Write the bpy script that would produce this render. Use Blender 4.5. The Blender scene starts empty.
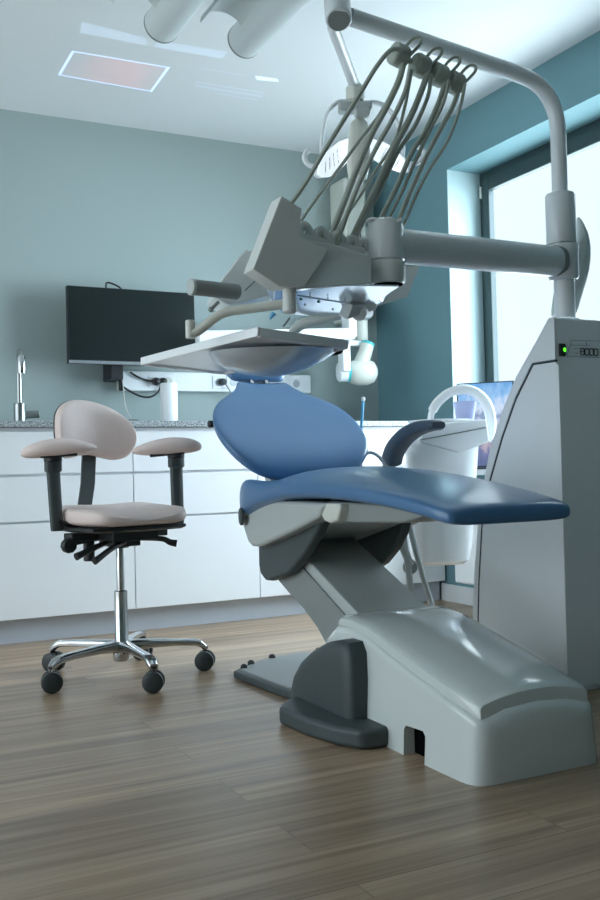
import bpy, bmesh, math, random
from mathutils import Vector, Matrix
random.seed(7)
SC = bpy.context.scene
COL = SC.collection
PI = math.pi
V = Vector

# ------------------------------------------------------------------ camera
CAMP = V((0, 0, 0.70)); FPX = 948.29
CR = V((0.89357464, -0.44825711, -0.02428818))
CU = V((0.01336072, -0.02752439, 0.99953184))
CF = V((0.44871577, 0.89348082, 0.01860606))
cd = bpy.data.cameras.new('camera'); cam = bpy.data.objects.new('camera', cd); COL.objects.link(cam)
cam.matrix_world = Matrix(((CR.x, CU.x, -CF.x, CAMP.x), (CR.y, CU.y, -CF.y, CAMP.y), (CR.z, CU.z, -CF.z, CAMP.z), (0, 0, 0, 1)))
cd.sensor_fit = 'HORIZONTAL'; cd.sensor_width = 36; cd.lens = FPX / 600 * 36; cd.clip_start = 0.02
SC.camera = cam

# measured sight lines -> points in the room (depth, or a known plane, is given each time)
def ray(x, y): return CR * ((x - 300) / FPX) - CU * ((y - 450) / FPX) + CF
def PD(x, y, d): return CAMP + ray(x, y) * d
def PX(x, y, X): d = ray(x, y); return CAMP + d * (X / d.x)
def PY(x, y, Y): d = ray(x, y); return CAMP + d * (Y / d.y)
def PZ(x, y, z): d = ray(x, y); return CAMP + d * ((z - CAMP.z) / d.z)

# ------------------------------------------------------------------ materials
def lin(c):
    out = []
    for v in c:
        v /= 255
        out.append(v / 12.92 if v <= .04045 else ((v + .055) / 1.055) ** 2.4)
    return (*out, 1)

def mat(name, rgb, rough=.5, metal=0, var=.06, scale=6, coat=0, bump=0, bscale=200, spec=.5, emit=None, estr=0):
    m = bpy.data.materials.new(name); m.use_nodes = True
    nt = m.node_tree; b = nt.nodes['Principled BSDF']
    b.inputs['Roughness'].default_value = rough; b.inputs['Metallic'].default_value = metal
    b.inputs['Coat Weight'].default_value = coat; b.inputs['Coat Roughness'].default_value = .12
    b.inputs['Specular IOR Level'].default_value = spec
    tc = nt.nodes.new('ShaderNodeTexCoord'); nz = nt.nodes.new('ShaderNodeTexNoise')
    nz.inputs['Scale'].default_value = scale; nz.inputs['Detail'].default_value = 4
    nt.links.new(tc.outputs['Object'], nz.inputs['Vector'])
    mx = nt.nodes.new('ShaderNodeMix'); mx.data_type = 'RGBA'
    c = lin(rgb)
    mx.inputs[6].default_value = tuple(v * (1 - var) for v in c[:3]) + (1,)
    mx.inputs[7].default_value = tuple(min(1, v * (1 + var)) for v in c[:3]) + (1,)
    nt.links.new(nz.outputs['Fac'], mx.inputs[0]); nt.links.new(mx.outputs[2], b.inputs['Base Color'])
    if bump:
        n2 = nt.nodes.new('ShaderNodeTexNoise'); n2.inputs['Scale'].default_value = bscale
        bp = nt.nodes.new('ShaderNodeBump'); bp.inputs['Strength'].default_value = bump; bp.inputs['Distance'].default_value = .002
        nt.links.new(tc.outputs['Object'], n2.inputs['Vector']); nt.links.new(n2.outputs['Fac'], bp.inputs['Height'])
        nt.links.new(bp.outputs['Normal'], b.inputs['Normal'])
    if emit:
        b.inputs['Emission Color'].default_value = lin(emit); b.inputs['Emission Strength'].default_value = estr
    return m

M = dict(
    wall=mat('blue_grey_paint', (152, 166, 164), .8, bump=.15, var=.03, scale=1.5),
    wall_teal=mat('teal_paint', (106, 144, 152), .8, bump=.15, var=.03, scale=1.5),
    ceiling=mat('ceiling_paint', (226, 230, 232), .85, var=.02, scale=1.5),
    cab=mat('cabinet_lacquer', (236, 238, 240), .45, var=.01),
    plinth=mat('plinth_laminate', (186, 192, 200), .5, var=.03),
    dark=mat('black_plastic', (26, 30, 32), .45, var=.1),
    screen=mat('monitor_glass', (14, 26, 25), .3, var=.05),
    silver=mat('silver_plastic', (150, 156, 160), .35, metal=.5, var=.04),
    chrome=mat('polished_steel', (205, 208, 210), .13, metal=1, var=.03),
    steel=mat('brushed_steel', (165, 170, 168), .3, metal=1, var=.05),
    white=mat('white_enamel', (234, 238, 240), .3, var=.02, coat=.3),
    gloss=mat('gloss_white_shell', (206, 214, 212), .13, var=.02, coat=.6),
    offw=mat('warm_white_plastic', (208, 210, 200), .42, var=.03),
    grey=mat('light_grey_plastic', (176, 182, 180), .42, var=.03),
    mid=mat('mid_grey_plastic', (132, 138, 136), .45, var=.04),
    dgrey=mat('dark_grey_plastic', (62, 71, 72), .5, var=.05, bump=.1, bscale=400),
    console=mat('console_grey_shell', (208, 212, 208), .35, var=.02, coat=.2),
    hose=mat('hose_rubber', (158, 166, 156), .45, var=.05),
    arm=mat('arm_enamel', (212, 218, 220), .28, var=.02, coat=.4),
    blue=mat('blue_upholstery', (72, 114, 156), .3, var=.05, scale=3, coat=.3, bump=.08, bscale=500),
    bluedk=mat('blue_armrest_foam', (62, 78, 92), .4, var=.06),
    beige=mat('rose_beige_upholstery', (222, 204, 198), .5, var=.03, bump=.1, bscale=500),
    teal=mat('teal_ring_plastic', (70, 190, 196), .35),
    frame=mat('window_frame_metal', (46, 66, 68), .45, var=.05),
    lens=mat('reflector_panel', (240, 246, 248), .2, emit=(235, 245, 255), estr=.55),
    led=mat('green_light', (60, 220, 40), .3, emit=(90, 255, 40), estr=1.6),
    greenb=mat('green_button', (40, 120, 80), .4),
    bluetip=mat('sky_blue_plastic', (90, 180, 225), .35),
    purple=mat('lilac_cup_plastic', (190, 196, 235), .35),
    skirt=mat('white_skirting', (220, 224, 226), .45, var=.02),
    ink=mat('dark_print', (50, 66, 72), .5),
    inkl=mat('pale_print', (128, 146, 152), .5),
    panel=mat('polished_pale_panel', (222, 230, 238), .16, metal=.65, var=.02),
    lampgrey=mat('pale_grey_lacquer', (204, 211, 211), .45, var=.02),
    wheel=mat('black_castor_rubber', (40, 47, 48), .45, var=.06),
    sheen=mat('satin_silver_shell', (196, 208, 218), .24, metal=.45, var=.02),
    bowlw=mat('white_sanitary_ware', (246, 248, 249), .25, var=.01, coat=.3),
    void=mat('recess_shade_black', (12, 14, 14), 1, var=.05, spec=0),  # matt black for shade painted into recesses
    reveal=mat('daylit_reveal_tone', (178, 202, 206), .8, var=.02, scale=1.5),  # lighter than the wall, daylight on the reveal put into the colour
    rim=mat('screen_rim', (40, 52, 58), .4),
)

def granite():
    m = mat('speckled_granite', (150, 156, 156), .35, var=.1); nt = m.node_tree; b = nt.nodes['Principled BSDF']
    tc = nt.nodes['Texture Coordinate']; v = nt.nodes.new('ShaderNodeTexNoise'); v.inputs['Scale'].default_value = 160; v.inputs['Detail'].default_value = 6
    r = nt.nodes.new('ShaderNodeValToRGB'); r.color_ramp.elements[0].position = .38; r.color_ramp.elements[1].position = .62
    r.color_ramp.elements[0].color = lin((92, 104, 106)); r.color_ramp.elements[1].color = lin((196, 200, 202))
    nt.links.new(tc.outputs['Object'], v.inputs['Vector']); nt.links.new(v.outputs['Fac'], r.inputs['Fac']); nt.links.new(r.outputs['Color'], b.inputs['Base Color'])
    return m
M['granite'] = granite()

def wood():
    m = bpy.data.materials.new('oak_plank_floor'); m.use_nodes = True; nt = m.node_tree; b = nt.nodes['Principled BSDF']
    N = nt.nodes.new; Lk = nt.links.new
    tc = N('ShaderNodeTexCoord')
    br = N('ShaderNodeTexBrick'); br.offset = .37; br.inputs['Scale'].default_value = 1
    br.inputs['Brick Width'].default_value = 1.25; br.inputs['Row Height'].default_value = .155
    br.inputs['Mortar Size'].default_value = .0018; br.inputs['Mortar Smooth'].default_value = .3; br.inputs['Bias'].default_value = 0
    br.inputs['Color1'].default_value = (0, 0, 0, 1); br.inputs['Color2'].default_value = (1, 1, 1, 1); br.inputs['Mortar'].default_value = (.5, .5, .5, 1)
    Lk(tc.outputs['Object'], br.inputs['Vector'])
    mp = N('ShaderNodeMapping'); mp.inputs['Scale'].default_value = (1.1, 34, 1)
    Lk(tc.outputs['Object'], mp.inputs['Vector'])
    ad = N('ShaderNodeVectorMath'); ad.operation = 'ADD'
    sc = N('ShaderNodeVectorMath'); sc.operation = 'SCALE'; sc.inputs['Scale'].default_value = 9
    Lk(br.outputs['Color'], sc.inputs[0]); Lk(mp.outputs['Vector'], ad.inputs[0]); Lk(sc.outputs['Vector'], ad.inputs[1])
    g = N('ShaderNodeTexNoise'); g.inputs['Scale'].default_value = 1.0; g.inputs['Detail'].default_value = 7; g.inputs['Roughness'].default_value = .62; g.inputs['Distortion'].default_value = .4
    Lk(ad.outputs['Vector'], g.inputs['Vector'])
    r = N('ShaderNodeValToRGB'); e = r.color_ramp.elements
    e[0].position = .28; e[0].color = lin((110, 93, 74)); e[1].position = .72; e[1].color = lin((190, 167, 142))
    k = e.new(.5); k.color = lin((158, 135, 111))
    Lk(g.outputs['Fac'], r.inputs['Fac'])
    mx = N('ShaderNodeMix'); mx.data_type = 'RGBA'; mx.blend_type = 'MULTIPLY'; mx.inputs[0].default_value = 1
    rv = N('ShaderNodeMapRange'); rv.inputs[3].default_value = .8; rv.inputs[4].default_value = 1.12
    Lk(br.outputs['Color'], rv.inputs[0]); Lk(r.outputs['Color'], mx.inputs[6]); Lk(rv.outputs[0], mx.inputs[7])
    m2 = N('ShaderNodeMix'); m2.data_type = 'RGBA'; m2.inputs[7].default_value = lin((74, 60, 50))
    fm = N('ShaderNodeMath'); fm.operation = 'MULTIPLY'; fm.inputs[1].default_value = .35
    Lk(br.outputs['Fac'], fm.inputs[0]); Lk(fm.outputs[0], m2.inputs[0]); Lk(mx.outputs[2], m2.inputs[6]); Lk(m2.outputs[2], b.inputs['Base Color'])
    rr = N('ShaderNodeMapRange'); rr.inputs[3].default_value = .24; rr.inputs[4].default_value = .42
    Lk(g.outputs['Fac'], rr.inputs[0]); Lk(rr.outputs[0], b.inputs['Roughness'])
    bp = N('ShaderNodeBump'); bp.inputs['Strength'].default_value = .25; bp.inputs['Distance'].default_value = .0015
    Lk(g.outputs['Fac'], bp.inputs['Height']); Lk(bp.outputs['Normal'], b.inputs['Normal'])
    return m
M['wood'] = wood()

def picture_mat(name, stops, cloud, cscale, strength, add=False, axis=2):
    # a lit picture: colour bands over the height of the picture broken up by noise
    m = bpy.data.materials.new(name); m.use_nodes = True; nt = m.node_tree; nt.nodes.clear()
    N = nt.nodes.new; Lk = nt.links.new
    out = N('ShaderNodeOutputMaterial'); em = N('ShaderNodeEmission'); em.inputs['Strength'].default_value = strength
    tc = N('ShaderNodeTexCoord'); sp = N('ShaderNodeSeparateXYZ'); Lk(tc.outputs['Generated'], sp.inputs[0])
    nz = N('ShaderNodeTexNoise'); nz.inputs['Scale'].default_value = cscale; nz.inputs['Detail'].default_value = 5
    Lk(tc.outputs['Generated'], nz.inputs['Vector'])
    ma = N('ShaderNodeMath'); ma.operation = 'MULTIPLY_ADD'; ma.inputs[1].default_value = cloud
    su = N('ShaderNodeMath'); su.operation = 'SUBTRACT'; su.inputs[1].default_value = .5
    Lk(nz.outputs['Fac'], su.inputs[0]); Lk(su.outputs[0], ma.inputs[0]); Lk(sp.outputs[axis], ma.inputs[2])
    r = N('ShaderNodeValToRGB'); e = r.color_ramp.elements
    e[0].position = stops[0][0]; e[0].color = lin(stops[0][1]); e[1].position = stops[-1][0]; e[1].color = lin(stops[-1][1])
    for p, c in stops[1:-1]: k = e.new(p); k.color = lin(c)
    Lk(ma.outputs[0], r.inputs['Fac']); Lk(r.outputs['Color'], em.inputs['Color'])
    if add:
        tr = N('ShaderNodeBsdfTransparent'); a = N('ShaderNodeAddShader'); Lk(tr.outputs[0], a.inputs[0]); Lk(em.outputs[0], a.inputs[1]); Lk(a.outputs[0], out.inputs[0])
    else: Lk(em.outputs[0], out.inputs[0])
    return m

def glass():
    m = bpy.data.materials.new('window_glass'); m.use_nodes = True; nt = m.node_tree; nt.nodes.clear()
    o = nt.nodes.new('ShaderNodeOutputMaterial'); t = nt.nodes.new('ShaderNodeBsdfTransparent'); g = nt.nodes.new('ShaderNodeBsdfGlossy')
    t.inputs[0].default_value = (.97, .99, .985, 1); g.inputs['Roughness'].default_value = .02
    x = nt.nodes.new('ShaderNodeMixShader'); x.inputs[0].default_value = .02
    nt.links.new(t.outputs[0], x.inputs[1]); nt.links.new(g.outputs[0], x.inputs[2]); nt.links.new(x.outputs[0], o.inputs[0])
    return m
M['glass'] = glass()

# ------------------------------------------------------------------ object helpers
WL = {}
def thing(name, label, cat, loc=(0, 0, 0), group=None):
    o = bpy.data.objects.new(name, None); COL.objects.link(o); o.location = loc
    o['label'] = label; o['category'] = cat
    if group: o['group'] = group
    WL[o] = V(loc); return o

def obj(name, bm, m, parent=None, bev=0, seg=2, sub=0, label=None, cat=None, ang=40, kind=None):
    bmesh.ops.recalc_face_normals(bm, faces=bm.faces[:])
    off = WL.get(parent, V((0, 0, 0)))
    c = sum((v.co for v in bm.verts), V()) / max(1, len(bm.verts)) if parent is None else off
    if kind == 'structure' or (parent and parent.get('kind') == 'structure'): c = V((0, 0, 0))
    bmesh.ops.translate(bm, verts=bm.verts[:], vec=-c)
    me = bpy.data.meshes.new(name); bm.to_mesh(me); bm.free()
    for p in me.polygons: p.use_smooth = True
    me.set_sharp_from_angle(angle=math.radians(ang))
    o = bpy.data.objects.new(name, me); COL.objects.link(o); me.materials.append(M[m] if isinstance(m, str) else m)
    if parent is not None: o.parent = parent; WL[o] = off if parent.get('kind') != 'structure' else V((0, 0, 0))
    else: o.location = c; WL[o] = c
    if bev:
        b = o.modifiers.new('edge', 'BEVEL'); b.width = bev; b.segments = seg; b.limit_method = 'ANGLE'; b.angle_limit = math.radians(35)
        b.harden_normals = True
    if sub:
        s = o.modifiers.new('round', 'SUBSURF'); s.levels = sub; s.render_levels = sub
    if label: o['label'] = label
    if cat: o['category'] = cat
    if kind: o['kind'] = kind
    return o

def struct(name, bm, m, parent=None, **k):
    return obj(name, bm, m, parent, kind='structure', **k)

def NB(): return bmesh.new()
def box(bm, a, b):
    a = V(a); b = V(b)
    v = [bm.verts.new((x, y, z)) for x in (a.x, b.x) for y in (a.y, b.y) for z in (a.z, b.z)]
    for f in ((0, 1, 3, 2), (4, 6, 7, 5), (0, 4, 5, 1), (2, 3, 7, 6), (0, 2, 6, 4), (1, 5, 7, 3)): bm.faces.new([v[i] for i in f])
    return bm
def obox(bm, c, ax, ay, az, s):
    c = V(c); ax, ay, az = V(ax).normalized(), V(ay).normalized(), V(az).normalized()
    v = [bm.verts.new(c + ax * (i * s[0] / 2) + ay * (j * s[1] / 2) + az * (k * s[2] / 2)) for i in (-1, 1) for j in (-1, 1) for k in (-1, 1)]
    for f in ((0, 1, 3, 2), (4, 6, 7, 5), (0, 4, 5, 1), (2, 3, 7, 6), (0, 2, 6, 4), (1, 5, 7, 3)): bm.faces.new([v[i] for i in f])
    return bm
def poly_ex(bm, pts, vec):
    vec = V(vec); a = [bm.verts.new(p) for p in pts]; b = [bm.verts.new(V(p) + vec) for p in pts]
    bm.faces.new(a); bm.faces.new(b[::-1])
    n = len(a)
    for i in range(n): bm.faces.new((a[i], b[i], b[(i + 1) % n], a[(i + 1) % n]))
    return bm
def prismX(bm, yz, x0, x1): return poly_ex(bm, [(x0, y, z) for y, z in yz], (x1 - x0, 0, 0))
def prismY(bm, xz, y0, y1): return poly_ex(bm, [(x, y0, z) for x, z in xz], (0, y1 - y0, 0))
def prismZ(bm, xy, z0, z1): return poly_ex(bm, [(x, y, z0) for x, y in xy], (0, 0, z1 - z0))
def catmull(pts, n=6):
    pts = [V(p) for p in pts]
    if len(pts) < 3: return pts
    P = [pts[0] * 2 - pts[1]] + pts + [pts[-1] * 2 - pts[-2]]; out = []
    for i in range(1, len(P) - 2):
        for k in range(n):
            t = k / n; a, b, c, d = P[i - 1], P[i], P[i + 1], P[i + 2]
            out.append(.5 * ((2 * b) + (c - a) * t + (2 * a - 5 * b + 4 * c - d) * t * t + (3 * b - a - 3 * c + d) * t ** 3))
    out.append(pts[-1]); return out
def loft(bm, loops, cap=True):
    R = [[bm.verts.new(p) for p in l] for l in loops]; n = len(R[0])
    for a, b in zip(R, R[1:]):
        for i in range(n): bm.faces.new((a[i], a[(i + 1) % n], b[(i + 1) % n], b[i]))
    if cap: bm.faces.new(R[0][::-1]); bm.faces.new(R[-1])
    return bm
def tube(bm, pts, r, seg=14, smooth=0, flat=1, up=(0, 0, 1)):
    if smooth: pts = catmull(pts, smooth)
    pts = [V(p) for p in pts]; n = len(pts)
    rs = [r] * n if not isinstance(r, (list, tuple)) else [r[0] + (r[-1] - r[0]) * i / max(1, n - 1) if len(r) == 2 else r[min(len(r) - 1, round(i * (len(r) - 1) / (n - 1)))] for i in range(n)]
    loops = []; u = None
    for i, p in enumerate(pts):
        t = (pts[min(i + 1, n - 1)] - pts[max(i - 1, 0)]).normalized()
        if u is None:
            u = V(up).cross(t)
            if u.length < 1e-3: u = V((1, 0, 0)).cross(t)
            u.normalize()
        else: u = (u - t * u.dot(t)).normalized()
        w = t.cross(u)
        loops.append([p + u * (math.cos(2 * PI * k / seg) * rs[i]) + w * (math.sin(2 * PI * k / seg) * rs[i] * flat) for k in range(seg)])
    return loft(bm, loops)
def lathe(bm, prof, c, axis=(0, 0, 1), seg=28):
    ax = V(axis).normalized(); u = ax.orthogonal().normalized(); w = ax.cross(u); c = V(c)
    loops = [[c + ax * h + (u * math.cos(2 * PI * k / seg) + w * math.sin(2 * PI * k / seg)) * max(r, 1e-4) for k in range(seg)] for r, h in prof]
    return loft(bm, loops)
def cyl(bm, a, b, r, seg=24):
    a = V(a); b = V(b); L = (b - a).length
    return lathe(bm, [(r, 0), (r, L)], a, b - a, seg)
def sp(v, e): return math.copysign(abs(v) ** e, v)
def ellip(bm, c, ax, ay, az, seg=28, ring=14, lo=-PI / 2, hi=PI / 2, e=1, e2=1):
    c = V(c); ax, ay, az = V(ax), V(ay), V(az); loops = []
    for i in range(ring + 1):
        a = lo + (hi - lo) * i / ring; cr = max(1e-3, abs(math.cos(a)) ** e)
        loops.append([c + ax * (cr * sp(math.cos(2 * PI * k / seg), e2)) + ay * (cr * sp(math.sin(2 * PI * k / seg), e2)) + az * sp(math.sin(a), e) for k in range(seg)])
    return loft(bm, loops)
def cut(o, cutter_bm):
    me = bpy.data.meshes.new('cut'); bmesh.ops.recalc_face_normals(cutter_bm, faces=cutter_bm.faces[:]); cutter_bm.to_mesh(me); cutter_bm.free()
    c = bpy.data.objects.new('cut', me); COL.objects.link(c)
    off = WL[o]; c.location = (0, 0, 0)
    par = o.parent; o.parent = None; o.location = off
    md = o.modifiers.new('cut', 'BOOLEAN'); md.object = c; md.operation = 'DIFFERENCE'; md.solver = 'EXACT'
    dg = bpy.context.evaluated_depsgraph_get(); dg.update()
    nm = bpy.data.meshes.new_from_object(o.evaluated_get(dg)); o.modifiers.clear()
    old = o.data; nm.name = old.name; o.data = nm
    for p in nm.polygons: p.use_smooth = True
    nm.set_sharp_from_angle(angle=math.radians(35))
    bpy.data.objects.remove(c); bpy.data.meshes.remove(me)
    o.parent = par
    if par is not None: o.location = (0, 0, 0)

# ------------------------------------------------------------------ the room
YB, XR, ZC = 4.65, 2.847, 2.45
XL, YF = -2.3, -2.6
W0, W1, S0, S1 = 2.36, 3.933, .672, 2.195          # window opening
struct('floor', box(NB(), (XL - .1, YF - .1, -.1), (XR + .35, YB + .1, 0)), 'wood')
struct('ceiling', box(NB(), (XL - .1, YF - .1, ZC), (XR + .35, YB + .1, ZC + .1)), 'ceiling')
struct('wall_back', box(NB(), (XL - .1, YB, 0), (XR + .35, YB + .12, ZC)), 'wall')
bm = NB(); XO = XR + .274
box(bm, (XR, W1, 0), (XO, YB, ZC)); box(bm, (XR, YF, 0), (XO, W0, ZC)); box(bm, (XR, W0, S1), (XO, W1, ZC)); box(bm, (XR, W0, 0), (XO, W1, S0 - .03))
struct('wall_right', bm, 'wall_teal')
struct('wall_left', box(NB(), (XL - .12, YF, 0), (XL, .5, ZC)), 'wall')  # stops short, the rest left open to let fill light in
struct('wall_front', box(NB(), (XL, YF - .12, 0), (XR, YF, ZC)), 'wall')
struct('baseboard_right', box(NB(), (XR - .014, YF, 0), (XR, 4.06, .088)), 'skirt', bev=.004)
# window
FX = XR + .205
win = struct('window_1', box(NB(), (FX + .012, W0 + .085, S0 + .06), (FX + .02, W1 - .085, S1 - .1)), 'glass')
bm = NB()
for a, b in (((W1 - .03, S0), (W1, S1)), ((W0, S0), (W0 + .03, S1)), ((W0 + .03, S1 - .035), (W1 - .03, S1)), ((W0 + .03, S0), (W1 - .03, S0 + .03))):
    box(bm, (FX, a[0], a[1]), (FX + .07, b[0], b[1]))
struct('frame', bm, 'frame', win, bev=.004)
bm = NB()
for a, b in (((W1 - .088, S0 + .032), (W1 - .033, S1 - .037)), ((W0 + .033, S0 + .032), (W0 + .088, S1 - .037)), ((W0 + .088, S1 - .105), (W1 - .088, S1 - .037)), ((W0 + .088, S0 + .032), (W1 - .088, S0 + .085))):
    box(bm, (FX - .014, a[0], a[1]), (FX + .024, b[0], b[1]))
struct('sash', bm, 'frame', win, bev=.005)
bm = NB()
for z in (2.06, .95): cyl(bm, (FX - .014, W1 - .028, z), (FX - .014, W1 - .028, z + .06), .008, 10)
struct('hinge', bm, 'offw', win)
struct('window_sill', box(NB(), (XR - .03, W0 - .02, S0 - .03), (FX + .02, W1 - .001, S0)), 'skirt', win, bev=.004)

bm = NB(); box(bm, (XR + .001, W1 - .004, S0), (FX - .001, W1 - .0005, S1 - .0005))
struct('daylit_lining_1', bm, 'reveal')  # added lining, its pale colour stands for strong daylight on this side
# ------------------------------------------------------------------ cabinets along the back wall
CYF = 4.02
edges = [.30, 1.2035, 1.796, 2.34, 2.835]
labs = ['white drawer cabinet behind the stool, left of the first seam', 'white drawer cabinet between the stool and the blue chair, under the white socket rail',
        'white drawer cabinet standing behind the blue chair backrest', 'white drawer cabinet at the corner beside the window wall, behind the spittoon']
for i, lb in enumerate(labs):
    x0, x1 = edges[i], edges[i + 1]
    t = thing('drawer_cabinet', lb, 'cabinet', ((x0 + x1) / 2, 4.33, 0), 'white base cabinets along the back wall')
    obj('carcass', box(NB(), (x0 + .001, CYF + .021, .104), (x1 - .001, YB - .001, .893)), 'cab', t)
    for z0, z1 in ((.104, .4955), (.5035, .688), (.700, .878)):
        obj('drawer_front', box(NB(), (x0 + .002, CYF, z0), (x1 - .002, CYF + .02, z1)), 'cab', t, bev=.002)
t = obj('plinth_board', box(NB(), (.3, 4.072, 0), (2.832, 4.09, .103)), 'plinth', label='long grey plinth board under the white cabinets, along the floor', cat='plinth')
t = obj('worktop', box(NB(), (.28, 4.0, .8945), (2.84, YB - .001, .921)), 'granite', bev=.002, label='speckled grey granite worktop on top of the white cabinets', cat='worktop')

# ------------------------------------------------------------------ wall monitor
t = thing('wall_monitor', 'flat black screen hung on the back wall above the socket rail', 'monitor', (1.35, 4.5, 1.4))
YM = 4.46
a, b, c, d = PY(67, 286, YM), PY(192, 291.5, YM), PY(192, 364, YM), PY(67, 363, YM)
x0, x1, z0, z1 = a.x, b.x + .012, d.z, a.z + .004
obj('housing', box(NB(), (x0, YM, z0), (x1, YM + .035, z1)), 'dark', t, bev=.003)
obj('screen', box(NB(), (x0 + .006, YM - .003, z0 + .018), (x1 - .006, YM - .0003, z1 - .006)), 'screen', t)
obj('bottom_bar', box(NB(), (x0 + .002, YM - .005, z0 - .001), (x1 - .002, YM - .0003, z0 + .015)), 'silver', t, bev=.002)
p = PY(113, 376, YM + .1)
bm = NB(); box(bm, (p.x - .026, YM + .036, p.z - .022), (p.x + .034, YB - .001, p.z + .09)); box(bm, (1.25, YM + .036, 1.33), (1.45, YB - .001, 1.5))
obj('wall_mount', bm, 'dark', t, bev=.004)
bm = NB(); tube(bm, [PY(q[0], q[1], YM + .03) for q in ((106, 290), (106.5, 283), (112, 283.5), (119, 287), (123, 291))], .0045, 8, 4)
obj('cable', bm, 'dark', t)

# ------------------------------------------------------------------ socket rail on the wall
t = thing('socket_rail', 'long white trunking with sockets on the back wall under the screen', 'socket rail', (1.85, YB, 1.1))
obj('trunking', box(NB(), (1.326, YB - .045, 1.106), (2.39, YB - .001, 1.205)), 'white', t, bev=.006)
obj('end_cap', box(NB(), (1.316, YB - .048, 1.103), (1.338, YB - .001, 1.208)), 'offw', t, bev=.004)
for px, py in ((155, 381.5), (168, 381.8), (219, 383), (233, 382), (296, 382)):
    q = PY(px, py, YB - .046)
    s = obj('socket', box(NB(), (q.x - .036, YB - .05, 1.122), (q.x + .036, YB - .0452, 1.19)), 'white', t, bev=.003)
    obj('socket_hole', lathe(NB(), [(.021, 0), (.021, .001)], (q.x, YB - .0502, 1.156), (0, -1, 0), 20), 'silver' if px > 180 else 'offw', s)
# plugs and their cables
def cable(name, pts, r, label, m='dark', dgroup=None):
    o = obj(name, tube(NB(), pts, r, 8, 5), m, label=label, cat='cable'); return o
for px, nm, pts, lb in ((155, 'left', ((155, 381.5), (147, 380.5), (138, 377), (130, 372)), 'black plug in the socket rail, its lead running left to the screen mount'),
                        (162, 'right', ((162, 382.5), (158, 392), (150, 397), (140, 396), (128, 390), (121, 385)), 'black plug in the socket rail with a cable sagging below the rail')):
    q = PY(px, 381.8, YB - .05)
    t = thing('power_plug', lb, 'plug', (q.x, YB - .05, q.z))
    bm = NB(); lathe(bm, [(.017, 0), (.02, .008), (.018, .03), (.009, .036)], (q.x, YB - .0515, q.z), (0, -1, 0), 16)
    obj('plug_body', bm, 'dark', t)
    obj('lead', tube(NB(), [PY(x, y, YB - .06) for x, y in pts], .005, 8, 5), 'dark', t)
q = PY(212, 381, YB - .05)
t = thing('power_plug', 'grey plug near the middle of the socket rail, left of the blue backrest', 'plug', (PY(233, 381.5, YB - .05)))
q = PY(222, 382, YB - .05)
obj('plug_body', lathe(NB(), [(.016, 0), (.019, .008), (.016, .028), (.008, .034)], (q.x, YB - .0503, q.z), (0, -1, 0), 16), 'dgrey', t)
obj('lead', tube(NB(), [PY(x, y, YB - .07) for x, y in ((222, 382), (227, 386), (231, 393), (236, 403))] + [PY(240, 414, YB - .07), V((PY(241, 418, YB - .07).x, YB - .07, .925))], .0035, 8, 5), 'mid', t)
# adapter with a thin lead
z0 = .921
q = PY(131.5, 417, 4.5)
t = thing('power_adapter', 'small grey adapter on the worktop behind the stool backrest', 'adapter', (q.x, 4.5, z0))
obj('adapter_body', box(NB(), (q.x - .026, 4.48, z0), (q.x + .03, 4.52, z0 + .035)), 'mid', t, bev=.006)
obj('lead', tube(NB(), [V((q.x, 4.5, z0 + .03))] + [PY(x, y, 4.58) for x, y in ((126, 408), (124, 396), (123, 384), (121, 376))], .003, 8, 5), 'offw', t)
# small white box by the mount
q = PY(123, 380, 4.6)
obj('power_supply', box(NB(), (q.x - .025, 4.585, q.z - .055), (q.x - .002 + .0, 4.6, q.z + .03)), 'dark', label='small black box on the wall under the screen, left end of the rail', cat='power supply', bev=.004)

# ------------------------------------------------------------------ tap and canister
t = thing('tap', 'brushed steel tap with a side lever on the granite worktop', 'tap', (.795, 4.40, z0))
obj('tap_body', lathe(NB(), [(.031, 0), (.031, .004), (.027, .006), (.027, .098), (.022, .102)], (.795, 4.40, z0), (0, 0, 1)), 'steel', t)
obj('spout', tube(NB(), [(.795, 4.40, 1.02), (.795, 4.40, 1.212), (.795, 4.392, 1.237), (.795, 4.37, 1.251), (.795, 4.345, 1.244), (.795, 4.335, 1.222)], .0125, 16, 5), 'steel', t)
obj('spray_head', lathe(NB(), [(.019, 0), (.019, .07), (.014, .08)], (.795, 4.335, 1.152), (0, 0, 1), 20), 'chrome', t)
obj('lever', cyl(NB(), (.82, 4.40, .968), (.88, 4.392, .972), .0165, 16), 'steel', t, bev=.003)
q = PY(169.5, 420, 4.35)
t = thing('canister', 'plain white cylinder standing on the worktop under the socket rail', 'canister', (q.x, 4.35, z0))
obj('canister_body', lathe(NB(), [(.041, .012), (.0415, .014), (.0415, .196), (.039, .2), (.0, .2)], (q.x, 4.35, z0)), 'white', t)
obj('foot_ring', lathe(NB(), [(.039, 0), (.039, .012)], (q.x, 4.35, z0)), 'grey', t)

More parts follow.
